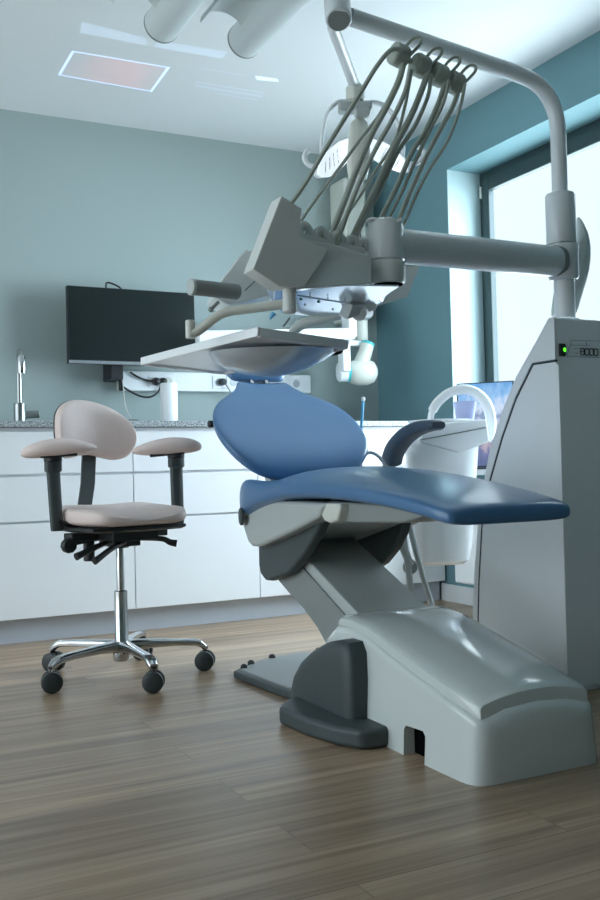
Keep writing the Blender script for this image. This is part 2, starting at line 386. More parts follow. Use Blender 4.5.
# ------------------------------------------------------------------ working stool
SX, SY = .905, 3.20
t = thing('dental_stool', 'beige upholstered work stool with two swivel armrests on chrome castor base', 'stool', (SX, SY, 0))
col = NB(); lathe(col, [(.028, .055), (.031, .06), (.031, .1), (.023, .12), (.023, .292), (.02, .295)], (SX, SY, 0))
obj('gas_column', col, 'chrome', t)
obj('piston_rod', cyl(NB(), (SX, SY, .292), (SX, SY, .45), .0135), 'chrome', t)
for a in (-157, -86, -13, 59, 131):
    a = math.radians(a); dx = V((math.cos(a), math.sin(a), 0)); sd = V((-dx.y, dx.x, 0)); o0 = V((SX, SY, 0))
    secs = []
    for r, z, hw, hh in ((.0, .098, .026, .022), (.04, .105, .026, .02), (.1, .106, .019, .016), (.2, .104, .016, .012), (.252, .1, .019, .012), (.274, .092, .019, .013), (.29, .078, .015, .012)):
        c = o0 + dx * r + V((0, 0, z))
        secs.append([c + sd * (hw * sp(math.cos(2 * PI * k / 12), .7)) + V((0, 0, hh * sp(math.sin(2 * PI * k / 12), .7))) for k in range(12)])
    lg = obj('base_leg', loft(NB(), secs), 'chrome', t)
    bm = NB()
    for r in (.252, .26, .268, .276): obox(bm, o0 + dx * r + V((0, 0, .111 - (r - .252) * .36)), sd, dx, (0, 0, 1), (.026, .004, .004))
    obj('foot_grip', bm, 'steel', lg)
    ca = math.radians(-26 + (a * 7 % 1 - .5) * 50); cdir = V((math.cos(ca), math.sin(ca), 0)); cs = V((-cdir.y, cdir.x, 0)); cc = o0 + dx * .285
    cs_ = obj('caster', loft(NB(), [[cc + V((math.cos(k * PI / 6) * r, math.sin(k * PI / 6) * r, z)) for k in range(12)] for r, z in ((.006, .036), (.006, .073), (.011, .075), (.011, .083))]), 'dark', t)
    for s in (-1, 1):
        bm = NB(); w = cc + cs * (s * .006) + V((0, 0, .0345))
        lathe(bm, [(.026, 0), (.0335, .003), (.0345, .008), (.0335, .018), (.028, .021), (.012, .022)], w, cs * s, 24)
        obj('caster_wheel', bm, 'wheel', cs_)
# seat
fw = V((.178, -.984, 0)); rt = V((.984, .178, 0)); zz = V((0, 0, 1))
def L(r, f, z): return V((SX, SY, 0)) + rt * r + fw * f + zz * z
bm = NB(); secs = []
for f, hw, zt, zb in ((-.215, .10, .556, .545), (-.21, .135, .574, .53), (-.19, .168, .594, .52), (-.13, .193, .6, .518), (-.03, .203, .592, .517), (.07, .203, .588, .517), (.14, .196, .588, .518), (.185, .176, .578, .522), (.205, .145, .562, .532), (.21, .11, .55, .54)):
    zm = (zt + zb) / 2; hh = (zt - zb) / 2
    lp = []
    for k in range(28):
        c, s = math.cos(2 * PI * k / 28), math.sin(2 * PI * k / 28); x = .92 * hw * sp(c, .55)
        dip = (-.012 * (1 - (x / hw) ** 2) + .008 * (x / hw) ** 2) if s > 0 else 0
        lp.append(L(x, f, zm + hh * sp(s, .55) + dip))
    secs.append(lp)
obj('seat_cushion', loft(bm, secs), 'beige', t, sub=1)
bm = NB(); loft(bm, [[L(x * k, y * k, z) for x, y in ((-.17, -.17), (0, -.2), (.17, -.17), (.19, 0), (.17, .16), (0, .195), (-.17, .16), (-.19, 0))] for k, z in ((.93, .503), (1, .51), (1, .519))])
obj('seat_shell', bm, 'dark', t)
bm = NB()
obox(bm, L(0, 0, .487), rt, fw, zz, (.17, .25, .034)); obox(bm, L(0, 0, .462), rt, fw, zz, (.1, .12, .03)); obox(bm, L(-.12, -.02, .485), rt, fw, zz, (.12, .07, .026)); obox(bm, L(.12, -.02, .485), rt, fw, zz, (.12, .07, .026))
cyl(bm, L(0, 0, .44), L(0, 0, .47), .032); cyl(bm, L(-.1, -.03, .47), L(-.1, -.03, .40), .019)
obj('tilt_mechanism', bm, 'dark', t, bev=.004)
for pts in (((-.06, .06, .47), (-.13, .1, .458), (-.19, .12, .44), (-.215, .125, .432)), ((-.03, .1, .468), (-.1, .14, .45), (-.16, .17, .424), (-.175, .175, .418)), ((.05, .06, .472), (.11, .1, .468), (.135, .11, .455), (.155, .12, .45))):
    obj('lever', tube(NB(), [L(*q) for q in pts], (.008, .0125), 10, 4), 'dark', t)
obj('tension_knob', lathe(NB(), [(.01, -.02), (.022, -.018), (.026, -.008), (.026, .008), (.022, .014)], L(-.185, 0, .46), fw, 10), 'dark', t)
obj('tension_shaft', cyl(NB(), L(-.185, -.02, .462), L(-.06, -.02, .476), .008, 10), 'dark', t)
# backrest
obj('back_support', loft(NB(), [[L(x + cx, f + df, z) for x, df in ((-.026, -.006), (.026, -.006), (.026, .006), (-.026, .006))] for f, z, cx in ((-.05, .478, -.01), (-.2, .482, -.02), (-.235, .50, -.022), (-.245, .54, -.024), (-.225, .66, -.012), (-.215, .76, -.01), (-.225, .83, -.005))]), 'dgrey', t, bev=.003)
BO = [(-.138, .03), (-.132, .068), (-.105, .098), (-.06, .114), (-.01, .112), (.04, .098), (.085, .072), (.12, .035), (.135, -.005), (.13, -.045), (.108, -.078), (.075, -.09), (.035, -.082), (-.01, -.072), (-.055, -.076), (-.095, -.082), (-.122, -.06), (-.136, -.015)]
BOs = catmull([V((x, z, 0)) for x, z in BO + BO[:3]], 3)[3:3 + 3 * len(BO)]
def backloop(off, k):
    return [L(p.x * 1.13 * k - .005, -.205 + .05 * (p.x * k * 1.13 / .158) ** 2 + off, .84 + p.y * 1.06 * k) for p in BOs]
obj('backrest_cushion', loft(NB(), [backloop(o, k) for o, k in ((-.012, .9), (-.012, .97), (.0, 1), (.018, .99), (.034, .94), (.042, .84), (.046, .6), (.047, .3), (.047, .02))]), 'beige', t)
obj('backrest_shell', loft(NB(), [backloop(o, k) for o, k in ((-.026, .3), (-.026, .9), (-.02, .98), (-.008, 1.005))]), 'dark', t)
# arms
for s, ax, pad_c, pdir, pz, pb, plen in ((-1, -.192, (59, 447.5), (.97, -.25, .05), .815, (57, 531), .125), (1, .2, (167, 446.5), (.95, -.32, .085), .80, (178, 524), .122)):
    dd = 3.17 if s < 0 else 3.33
    top = PD(53 if s < 0 else 176, 462 if s < 0 else 458, dd); bot = PD(pb[0], pb[1], dd); tt = top + (top - bot) * .2
    ap = obj('arm_post', loft(NB(), [[c + rt * (.021 * sp(math.cos(PI * k / 6), .7) * g) + fw * (.0155 * sp(math.sin(PI * k / 6), .7) * g) for k in range(12)] for c, g in ((bot, .92), (bot + zz * .01, 1), (top - zz * .035, 1.05), (top - zz * .03, 1.35), (top, 1.35))]), 'dgrey', t)
    obj('arm_bracket', loft(NB(), [[c + zz * (.009 * math.sin(PI * k / 6)) + fw * (.02 * math.cos(PI * k / 6)) for k in range(12)] for c in (V((bot.x, bot.y, bot.z + .034)) + rt * (-s * .0), L(s * .05, 0, .478))]), 'dark', t)
    c = PD(pad_c[0], pad_c[1], dd); pd_ = V(pdir).normalized(); ps = zz.cross(pd_).normalized()
    bm = NB(); ellip(bm, c, pd_ * plen, ps * .06, pd_.cross(ps) * .031, 28, 14, e2=.85, e=.85)
    for v in bm.verts:
        u = (v.co - c).dot(pd_) / plen; v.co.z -= .012 * u * u; v.co.z = c.z + (v.co.z - c.z) * (1 - .3 * max(0, u * s * -1))
    pad = obj('arm_pad', bm, 'beige', t)
    bm = NB(); obox(bm, c - zz * .024 , pd_, ps, zz, (.12, .07, .016)); cyl(bm, V((top.x, top.y, top.z)), V((top.x, top.y, c.z - .02)), .03, 20)
    obj('pad_plate', bm, 'dark', t, bev=.003)

# ------------------------------------------------------------------ patient chair
CX = 1.46
t = thing('dental_chair', 'blue padded dental treatment chair with white base in the middle of the floor', 'dental chair', (1.43, 2.3, 0))
bx = 1.430
def base_loop(y, hw, zt, zr=.04, n=8, z0=0, draft=.012):
    pts = [(-hw - draft, z0), (-hw, zt - zr)]
    for k in range(1, n): a = PI - k * PI / 2 / n; pts.append((-hw + zr + zr * math.cos(a), zt - zr + zr * math.sin(a)))
    pts += [(-hw + zr, zt), (-hw * .55, zt + .015), (0, zt + .021), (hw * .55, zt + .015), (hw - zr, zt)]
    for k in range(1, n): a = PI / 2 - k * PI / 2 / n; pts.append((hw - zr + zr * math.cos(a), zt - zr + zr * math.sin(a)))
    pts += [(hw, zt - zr), (hw + draft, z0)]
    return [V((bx + x, y, z)) for x, z in pts]
secs = [base_loop(y, hw, zt, zr) for y, hw, zt, zr in ((1.672, .12, .118, .02), (1.676, .146, .130, .02), (1.686, .162, .138, .02), (1.703, .171, .145, .018), (1.73, .175, .152, .016), (1.80, .176, .168, .016), (1.92, .176, .196, .016), (2.05, .176, .228, .016), (2.16, .175, .258, .018), (2.24, .173, .268, .02), (2.32, .168, .266, .03), (2.40, .158, .236, .05), (2.46, .15, .18, .06), (2.50, .14, .12, .05), (2.51, .13, .1, .04))]
o = obj('base_housing', loft(NB(), secs), 'gloss', t, ang=50)
cb = NB(); prismX(cb, [(1.866, -.05), (1.866, .065), (1.876, .075), (1.948, .072), (1.956, .062), (1.956, -.05)], 1.15, 1.54)
cut(o, cb)
def lid_loop(y, hw, ze, cr):
    pts = [(-hw, ze - .03), (-hw, ze - .006), (-hw + .008, ze + .001)]
    for k in range(1, 12): u = -1 + 2 * k / 12; pts.append((u * (hw - .008), ze + .002 + cr * (1 - u * u)))
    pts += [(hw - .008, ze + .001), (hw, ze - .006), (hw, ze - .03)]
    return [V((bx + x, y, z)) for x, z in pts]
secs = [lid_loop(y, hw, z, c) for y, hw, z, c in ((1.690, .142, .158, .012), (1.692, .154, .168, .018), (1.705, .162, .174, .022), (1.79, .165, .194, .026), (1.92, .165, .224, .028), (2.05, .165, .254, .024), (2.16, .165, .280, .016), (2.25, .163, .289, .008), (2.30, .159, .288, .003), (2.33, .152, .276, .0))]
obj('top_cover', loft(NB(), secs), 'gloss', t, ang=45)
obj('notch_shade', box(NB(), (1.275, 1.863, .001), (1.53, 1.959, .078)), 'void', t)  # black box filling the notch, painting the shade inside it
# floor pad with control guard, and the foot plate behind
obj('pedal_pad', prismZ(NB(), [(1.10, 2.36), (1.108, 2.22), (1.135, 2.10), (1.17, 2.035), (1.205, 2.022), (1.29, 2.03), (1.29, 2.5), (1.235, 2.52), (1.20, 2.46), (1.13, 2.40)], 0, .05), 'dgrey', t, bev=.014, seg=3)
gp = [(2.13, .04), (2.13, .15), (2.138, .215), (2.16, .242), (2.21, .242), (2.28, .226), (2.36, .192), (2.43, .15), (2.48, .10), (2.51, .04)]
secs = []
for X, k in ((1.30, 1), (1.228, 1), (1.213, .985), (1.204, .955), (1.198, .9), (1.194, .75)):
    secs.append([V((X, 2.30 + (y - 2.30) * k, .04 + (z - .04) * k)) for y, z in gp])
obj('pedal_guard', loft(NB(), secs), 'dgrey', t)
fp = [(1.215, 2.96), (1.232, 2.68), (1.25, 2.56), (1.30, 2.47), (1.56, 2.47), (1.62, 2.62), (1.64, 2.9), (1.63, 3.07), (1.55, 3.12), (1.42, 3.10), (1.31, 3.045)]
obj('foot_plate', prismZ(NB(), fp, 0, .026), 'dgrey', t, bev=.008)
ins = [(1.428 + (x - 1.428) * .9, 2.8 + (y - 2.8) * .92) for x, y in fp]
obj('plate_cover', prismZ(NB(), ins, .02, .031), 'mid', t, bev=.004)
for px, py in ((244, 667), (251, 663), (272, 657), (322, 650)):
    q = PZ(px, py, .033)
    obj('plate_bolt', lathe(NB(), [(.012, 0), (.012, .01), (.008, .016), (.002, .018)], (min(1.6, q.x), min(3.08, q.y), .026), seg=14), 'dark', t)
# lifting arm
obj('lift_arm', prismX(NB(), [(2.27, .23), (2.29, .288), (2.6, .418), (2.74, .478), (2.92, .5), (2.905, .41), (2.86, .352), (2.74, .305), (2.62, .262), (2.53, .215), (2.46, .15), (2.42, .13)], 1.32, 1.555), 'grey', t, bev=.006)
obj('arm_side_cover', prismX(NB(), [(2.34, .27), (2.6, .384), (2.74, .44), (2.86, .45), (2.85, .36), (2.72, .305), (2.62, .268), (2.53, .222), (2.46, .17)], 1.312, 1.3205), 'mid', t, bev=.003)
# dark hood under the seat
obj('hood_cheek', prismX(NB(), [(2.865, .47), (2.868, .385), (2.855, .352), (2.82, .336), (2.78, .338), (2.64, .372), (2.53, .44), (2.44, .515), (2.40, .555), (2.50, .56), (2.7, .52)], 1.275, 1.312), 'dgrey', t, bev=.012, seg=3)
obj('hood_cheek', prismX(NB(), [(2.86, .55), (2.865, .40), (2.84, .36), (2.78, .345), (2.70, .352), (2.62, .385), (2.55, .435), (2.50, .49), (2.475, .55)], 1.60, 1.635), 'dgrey', t, bev=.01, seg=3)
obj('hood_top', box(NB(), (1.3, 2.43, .535), (1.61, 2.86, .56)), 'dark', t)
# seat pan and leg support
secs = []
for X, k in ((1.232, .0), (1.225, .012), (1.245, .02)): pass
pan = [(2.925, .54), (2.90, .50), (2.865, .457), (2.84, .447), (2.78, .449), (2.56, .503), (2.36, .557), (2.32, .60), (2.93, .60)]
obj('seat_pan', prismX(NB(), pan, 1.238, 1.682), 'grey', t, bev=.014, seg=3)
obj('pivot_cap', prismX(NB(), [(2.37, .60), (2.37, .572), (2.345, .55), (2.31, .543), (2.27, .552), (2.25, .58), (2.25, .6)], 1.246, 1.674), 'offw', t, bev=.008, seg=3)
obj('leg_support', prismX(NB(), [(2.36, .604), (2.36, .548), (2.2, .548), (1.98, .557), (1.90, .573), (1.88, .585), (2.0, .6)], 1.272, 1.648), 'mid', t, bev=.008)
# seat cushion
secs = []
for y, hw, ze, cr, zb in ((1.784, .150, .578, .578, .566), (1.786, .172, .590, .591, .559), (1.792, .183, .598, .600, .556), (1.81, .190, .604, .607, .557), (1.83, .196, .608, .613, .561), (1.90, .201, .621, .634, .574), (2.05, .209, .640, .661, .592), (2.2, .218, .655, .682, .602), (2.4, .230, .668, .700, .608), (2.55, .239, .668, .704, .603), (2.63, .244, .657, .694, .592), (2.70, .247, .656, .672, .578), (2.77, .249, .684, .640, .560), (2.82, .248, .702, .622, .542), (2.865, .243, .696, .612, .529), (2.90, .234, .668, .605, .526), (2.92, .222, .63, .6, .535), (2.928, .2, .6, .585, .545)):
    lp = []; n = 40; zm = zb + (ze - zb) * .5; hh = (ze - zb) * .5
    for k in range(n):
        c, s = math.cos(2 * PI * k / n), math.sin(2 * PI * k / n); u = sp(c, .38)
        z = zm + hh * sp(s, .5)
        if s > 0: z += (cr - ze) * (1 - abs(u) ** 2.4)
        lp.append(V((CX + hw * u, y, z)))
    secs.append(lp)
obj('seat_cushion', loft(NB(), secs), 'blue', t, sub=1)
obj('cushion_clip', lathe(NB(), [(.03, 0), (.03, .006), (.024, .01)], (1.226, 2.875, .545), (-1, .25, 0), 20), 'dgrey', t)
# backrest
A40 = math.radians(40); be = V((0, math.cos(A40), math.sin(A40))); bn = V((0, -math.sin(A40), math.cos(A40)))
def B(x, tt, h): return V((CX, 2.87, .73)) + V((x, 0, 0)) + be * tt + bn * h
prof = ((-.062, .10, .0, .006), (-.056, .15, .012, .02), (-.045, .19, .02, .032), (-.02, .225, .024, .045), (.02, .256, .024, .055), (.07, .276, .02, .06), (.13, .284, .016, .062), (.19, .281, .015, .06), (.25, .262, .015, .056), (.30, .228, .014, .05), (.34, .183, .012, .044), (.37, .146, .010, .04), (.40, .122, .009, .036), (.43, .108, .007, .03), (.447, .1, .003, .024), (.452, .09, -.004, .012))
secs = []
for tt, hw, up, dn in prof:
    lp = []
    for k in range(36):
        c, s = math.cos(2 * PI * k / 36), math.sin(2 * PI * k / 36); u = sp(c, .75)
        h = (up * sp(s, .8) if s > 0 else dn * sp(s, .7)) - .004
        h -= .03 * max(0, (.06 - tt) / .12) ** 1.5
        h += .022 * abs(u) ** 2.5 * (1 if tt > -.05 else .4) * min(1, hw / .25)
        lp.append(B(hw * u, tt, h))
    secs.append(lp)
obj('backrest_cushion', loft(NB(), secs), 'blue', t, sub=1)
obj('backrest_shell', loft(NB(), [[B(x, tt, -.05), B(x2, tt, -.05), B(x2 * .8, tt, -.085), B(x * .8, tt, -.085)] for tt, x, x2 in ((-.03, -.12, .12), (.05, -.19, .19), (.2, -.2, .2), (.33, -.12, .12), (.42, -.06, .06))]), 'grey', t, bev=.012)
obj('back_bracket', loft(NB(), [[V((CX + x, y + dy, z)) for x, dy in ((-.13, -.03), (.13, -.03), (.13, .03), (-.13, .03))] for y, z in ((2.86, .56), (2.885, .64), (2.92, .70), (2.98, .755))]), 'grey', t, bev=.012)
obj('release_knob', lathe(NB(), [(.012, 0), (.013, .012), (.009, .016)], B(-.255, .235, -.03), (-1, 0, 0), 16), 'dark', t)
# headrest
bm = NB()
for x in (-.03, .03): tube(bm, [B(x, .40, -.02), B(x, .47, -.012), B(x, .53, -.012)], .011, 10)
box(bm, B(-.045, .47, -.03) , B(.045, .50, -.005))
obj('headrest_post', bm, 'chrome', t)
hs = []
for tt, hw, up, dn in ((.475, .09, -.004, -.012), (.48, .105, .008, -.022), (.5, .118, .02, -.028), (.56, .13, .03, -.03), (.64, .125, .034, -.028), (.7, .105, .03, -.02), (.715, .08, .012, -.006)):
    hs.append([B(hw * sp(math.cos(2 * PI * k / 24), .6), tt, (up + dn) / 2 + (up - dn) / 2 * sp(math.sin(2 * PI * k / 24), .7)) for k in range(24)])
obj('headrest', loft(NB(), hs), 'blue', t, sub=1)
# armrest on the far side
pts = [PX(x, y, 1.80) for x, y in ((391, 463), (395, 450), (404, 438), (415, 430), (427, 426), (439, 425))]
bm = NB(); secs = []
pp = catmull(pts, 5)
for i, p in enumerate(pp):
    tg = (pp[min(i + 1, len(pp) - 1)] - pp[max(i - 1, 0)]).normalized(); nn = V((1, 0, 0)).cross(tg).normalized(); k = i / (len(pp) - 1)
    hh = .036 - .02 * k; hw = .032
    if i in (0, len(pp) - 1): hh *= .7; hw *= .8
    secs.append([p + V((hw * sp(math.cos(2 * PI * j / 16), .6), 0, 0)) + nn * (hh * sp(math.sin(2 * PI * j / 16), .6)) for j in range(16)])
obj('armrest', loft(bm, secs), 'bluedk', t)
p = pts[0]
bm = NB(); tube(bm, [p + V((0, 0, -.0)), p + V((-.03, .03, -.07)), V((1.66, 2.86, .58))], .022, 12, 4)
obj('armrest_bracket', bm, 'grey', t)

# ------------------------------------------------------------------ unit tower with its swivel post
TX, TY = 1.972, 2.20
t = thing('treatment_unit', 'tall white equipment tower with sloping side and green-lit switch, right of the chair', 'dental unit', (2.35, 2.4, 0))
sil = [(548.7, 318), (537, 339.7), (516, 377), (502, 412), (490, 449), (485, 475), (477.5, 527), (474, 581.7), (472.8, 614)]
seam = [(555.7, 360.3), (532.8, 363.8), (516, 398), (502, 437.7), (490, 479.7), (481.7, 527), (478.8, 581), (478, 614)]
S = [PX(x, y, TX) for x, y in sil]; Q = [PX(x, y, TX) for x, y in seam]
yz = [(TY, .0), (TY, S[0].z)] + [(p.y, p.z) for p in S] + [(S[-1].y + .002, .0)]
obj('tower_body', prismX(NB(), [(y, z) for y, z in yz], TX + .006, 2.78), 'white', t, bev=.008)
q = [(p.y, p.z) for p in Q]
obj('side_panel', prismX(NB(), [(TY - .004, .012), (TY - .004, q[0][1] - .004)] + [(y - .002, z - .004) for y, z in q[1:]] + [(q[-1][0], .012)], TX, TX + .0055), 'white', t, bev=.003)
g = .0045
outer = [(TY, S[0].z)] + [(p.y, p.z) for p in S] + [(S[-1].y + .002, .012)]
inner = [(TY, q[0][1] + g)] + [(y + g * .6, z + g) for y, z in q[1:]] + [(q[-1][0] + g, .012)]
obj('side_trim', prismX(NB(), outer + inner[::-1], TX, TX + .0055), 'white', t)
obj('seam_shade', tube(NB(), [V((TX + .003, TY - .002, q[0][1] - .001))] + [V((TX + .0025, y - .0005, z - .001)) for y, z in q[1:]] + [V((TX + .0025, q[-1][0] + .001, .02))], .0042, 8), 'ink', t)  # added dark strip, paints the shade in the gap round the panel
# front panel with the curved lip
lip = [(555.7, 364), (559, 366), (562, 369), (566, 372.5), (571, 374), (580, 374.5), (600, 375)]
fl = [PY(x, y, TY - .008) for x, y in lip]
obj('front_panel', prismY(NB(), [(TX + .001, .02), (TX + .001, fl[0].z)] + [(p.x, p.z) for p in fl[1:]] + [(2.77, fl[-1].z), (2.77, .02)], TY - .012, TY - .0005), 'white', t, bev=.003)
c = PY(561.5, 350, TY)
sw = obj('power_switch', prismY(NB(), [(c.x - .0125, c.z - .019), (c.x - .0125, c.z + .019), (c.x + .010, c.z + .019), (c.x + .0135, c.z), (c.x + .010, c.z - .019)], TY - .008, TY - .0004), 'dark', t, bev=.002)
obj('switch_light', ellip(NB(), (c.x + .005, TY - .0085, c.z + .0), (.0045, 0, 0), (0, .003, 0), (0, 0, .0065), 12, 8), 'led', sw)
# lettering 8000 in rounded outline digits, and the thin emblem lines above it
def stroke(bm, pts, w=.0016, closed=False):
    pts = [V(p) for p in pts]
    if closed: pts = pts + [pts[0]]
    for a, b in zip(pts, pts[1:]):
        dd = (b - a); L_ = dd.length
        if L_ > 1e-5: obox(bm, (a + b) / 2, dd, V((0, 1, 0)), dd.cross(V((0, 1, 0))), (L_ + w, .001, w))
d0 = PY(580.5, 351.5, TY - .0012); bm = NB()
def rr(cx_, cz_, w, h, r):
    out = []
    for sx, sz, a0 in ((1, 1, 0), (-1, 1, 90), (-1, -1, 180), (1, -1, 270)):
        for k in range(4): a = math.radians(a0 + k * 30); out.append((cx_ + sx * (w / 2 - r) + r * math.cos(a), TY - .0010, cz_ + sz * (h / 2 - r) + r * math.sin(a)))
    return out
wdt, hgt, pit = .0155, .0205, .0185
for i, ch in enumerate('8000'):
    cx_ = d0.x + wdt / 2 + i * pit; cz_ = d0.z
    stroke(bm, rr(cx_, cz_, wdt, hgt, .005), .0026, True)
    if ch == '8': stroke(bm, [(cx_ - wdt / 2, TY - .001, cz_), (cx_ + wdt / 2, TY - .001, cz_)], .0026)
obj('model_lettering', bm, 'ink', t)
bm = NB()
for ln in (((567, 356), (571.5, 340.5), (600, 341)), ((571, 345), (590, 345.5)), ((574, 348.5), (579, 348.5)), ((586.5, 341), (586.5, 345)), ((567, 356.5), (600, 357.5)), ((575, 353), (578, 353))):
    stroke(bm, [PY(x, y, TY - .001) for x, y in ln], .0013)
obj('emblem_lines', bm, 'inkl', t)
# post
pc = V((2.082, 2.30, 0)); ztop = S[0].z
bm = NB(); lathe(bm, [(.054, ztop - .002), (.054, ztop + .01), (.05, ztop + .016), (.04, ztop + .018)], PD(565, 315, 3.04).xy.to_3d()); obj('post_flange', bm, 'white', t)
jz = PD(562, 264, 2.99).z
rh0 = V((CR.x, CR.y, 0)).normalized(); fh0 = V((CF.x, CF.y, 0)).normalized()
secs = []
for x, y, w in ((564, 318, 13), (564.5, 311, 12.8), (567, 298, 14), (570.5, 284, 15), (574, 270, 15.5), (577.5, 255, 13), (580.5, 241, 9.5), (581, 230, 6), (579.5, 221, 3), (578, 217, 1)):
    p = PD(x, y, 3.06); k = w / 948.29 * 3.06
    secs.append([p + rh0 * (k * sp(math.cos(2 * PI * j / 24), .85)) + fh0 * (min(.045, k * 1.2) * sp(math.sin(2 * PI * j / 24), .85)) for j in range(24)])
obj('elbow', loft(NB(), secs), 'gloss', t, sub=1)
sc0 = PD(561.5, 244, 2.96); sc1 = PD(561.5, 194, 2.96); ax = V((sc0.x, sc0.y, 0))
obj('post_sleeve', lathe(NB(), [(.045, sc0.z - .002), (.046, sc0.z), (.046, sc1.z - .006), (.043, sc1.z), (.026, sc1.z)], ax, seg=36), 'arm', t)
bm = NB(); lathe(bm, [(.04, jz - .058), (.046, jz - .05), (.047, sc0.z - .004), (.043, sc0.z - .002)], ax + V((.006, .0, 0)), seg=32)
obj('swivel_joint', bm, 'arm', t)
obj('joint_plug', cyl(NB(), ax + V((.006, 0, ztop + .01)), ax + V((.006, 0, jz - .04)), .032), 'white', t)

# ------------------------------------------------------------------ overhead tube with the operating lamp
t = thing('operating_lamp', 'twin-reflector dental lamp hanging from the curved overhead tube', 'operating lamp', (ax.x, ax.y, sc1.z))
pe = PD(337, 13, 2.64)
pts = [ax + V((0, 0, sc1.z - .02)), PD(559, 150, 2.965), PD(556, 120, 2.965), PD(549, 98, 2.955), PD(536, 83, 2.935), PD(515, 73, 2.90), PD(480, 61, 2.85), PD(400, 34, 2.73), PD(350, 17, 2.655)]
pts[1].xy = ax.xy; pts[2].xy = ax.xy + V((-.004, 0))
obj('support_tube', tube(NB(), pts, .0245, 20, 6), 'arm', t)
obj('tube_joint', cyl(NB(), pe + V((.012, .02, .05)), pe + V((-.012, -.03, -.035)), .037, 28), 'arm', t, bev=.006)
obj('joint_cap', cyl(NB(), pe + V((-.0122, -.0304, -.0355)), pe + V((-.0127, -.0315, -.037)), .03, 28), 'mid', t)
lt = PD(355, 92, 3.02)
obj('lamp_arm', tube(NB(), [pe + V((.008, .02, -.0)), pe + V((.02, .06, -.012)), lt + V((0, 0, .02))], .0175, 16), 'white', t)
lc = PD(355, 160, 3.02); rh = V((CR.x, CR.y, 0)).normalized(); fh = V((CF.x, CF.y, 0)).normalized()
def LP(x, y, dz=0): return PD(x, y, 3.02 + dz)
bm = NB(); lathe(bm, [(.026, -.028), (.03, -.02), (.03, .012), (.02, .024)], lt); lathe(bm, [(.018, -.06), (.02, -.028)], lt); obj('lamp_swivel', bm, 'offw', t)
bm = NB(); obox(bm, LP(355, 108), rh, fh, zz, (.11, .05, .03)); obox(bm, LP(362, 113, -.03), rh, fh, zz, (.05, .03, .03)); obj('yoke_hub', bm, 'grey', t, bev=.01, seg=3)
for q in (((352, 103), (338, 102), (328, 113), (323, 130), (321.5, 150), (324, 165)), ((362, 103), (378, 103), (391, 112), (399, 128), (403, 146), (402, 160))):
    obj('yoke_arm', tube(NB(), [LP(*p) for p in q], .0115, 12, 6, flat=.6), 'white', t)
bm = NB(); secs = []
for y, w, dz in ((122, .02, .01), (125, .028, .0), (136, .033, -.02), (150, .035, -.03), (165, .036, -.03), (178, .03, -.025)):
    c = LP(359 - (y - 122) * .02, y, dz); secs.append([c + rh * (w * sp(math.cos(2 * PI * k / 16), .6)) + fh * (.03 * sp(math.sin(2 * PI * k / 16), .6)) for k in range(16)])
obj('lamp_body', loft(bm, secs), 'offw', t)
for outline, sg in (([(352, 137), (340, 141), (327, 152), (319, 166), (318, 174), (321, 177), (332, 176), (344, 166), (352, 157)], -1), ([(370, 138), (384, 142), (398, 152), (408, 164), (407, 171), (398, 172), (384, 167), (374, 160), (370, 155)], 1)):
    P = []
    for x, y in outline:
        e = abs(x - 361) / 45; P.append(LP(x, y, .03 - .10 * e))
    nrm = (P[3] - P[0]).cross(P[6] - P[0]).normalized()
    if nrm.dot(CF) < 0: nrm = -nrm
    rf = obj('reflector', poly_ex(NB(), [p for p in P], nrm * .006), 'lens', t, bev=.002)
    sh = obj('reflector_shell', poly_ex(NB(), [p + nrm * .0065 for p in P], nrm * .022), 'white', t, bev=.006)
    bm = NB()
    for k in range(1, 5):
        a_ = P[1].lerp(P[3], k / 5).lerp(P[7], .12); b_ = P[1].lerp(P[3], k / 5).lerp(P[7].lerp(P[5], k / 5), .85)
        for f in (.15, .5, .8): 
            m_ = a_.lerp(b_, f); obox(bm, m_ - nrm * .0004, b_ - a_, nrm, (b_ - a_).cross(nrm), (.012, .0008, .0022))
    obj('lens_marks', bm, 'silver', rf)
for q in (((322, 168), (309, 165), (304.5, 158), (307, 151), (310, 152)), ((403, 162), (413, 164), (422, 159), (424, 152), (417, 146))):
    obj('lamp_handle', tube(NB(), [LP(*p, -.02) for p in q], .0085, 12, 6), 'white', t)

# ------------------------------------------------------------------ delivery unit: arm, console, hoses
jc = PD(385.5, 250, 2.56); J = V((jc.x, jc.y, 0))
t = thing('instrument_console', 'grey dentist instrument console with hoses on a thick swivel arm above the chair', 'instrument console', (J.x, J.y, 1.14))
a0 = PD(386, 245, 2.56); a1 = PD(560, 262, 2.955)
obj('support_arm', tube(NB(), [a1 + (a0 - a1) * .03, a0], (.0475, .0475), 32), 'arm', t)
obj('arm_collar', cyl(NB(), a1 + (a0 - a1) * .02, a1 + (a0 - a1) * .045, .0505, 32), 'mid', t)
zt, zb = PD(384, 220, 2.56).z, PD(384, 262, 2.56).z
obj('elbow_joint', lathe(NB(), [(.047, zb), (.0505, zb + .004), (.0505, zt - .022), (.044, zt - .006), (.03, zt + .001), (.0, zt + .002)], J, seg=36), 'arm', t)
bm = NB(); tube(bm, [PD(x, y, 2.53) for x, y in ((367, 222), (371, 219.5), (380, 220.5), (388, 223), (396, 222), (402, 219))], .006, 8, 4); obj('joint_cover_edge', bm, 'arm', t)
zl = PD(384, 285, 2.56).z
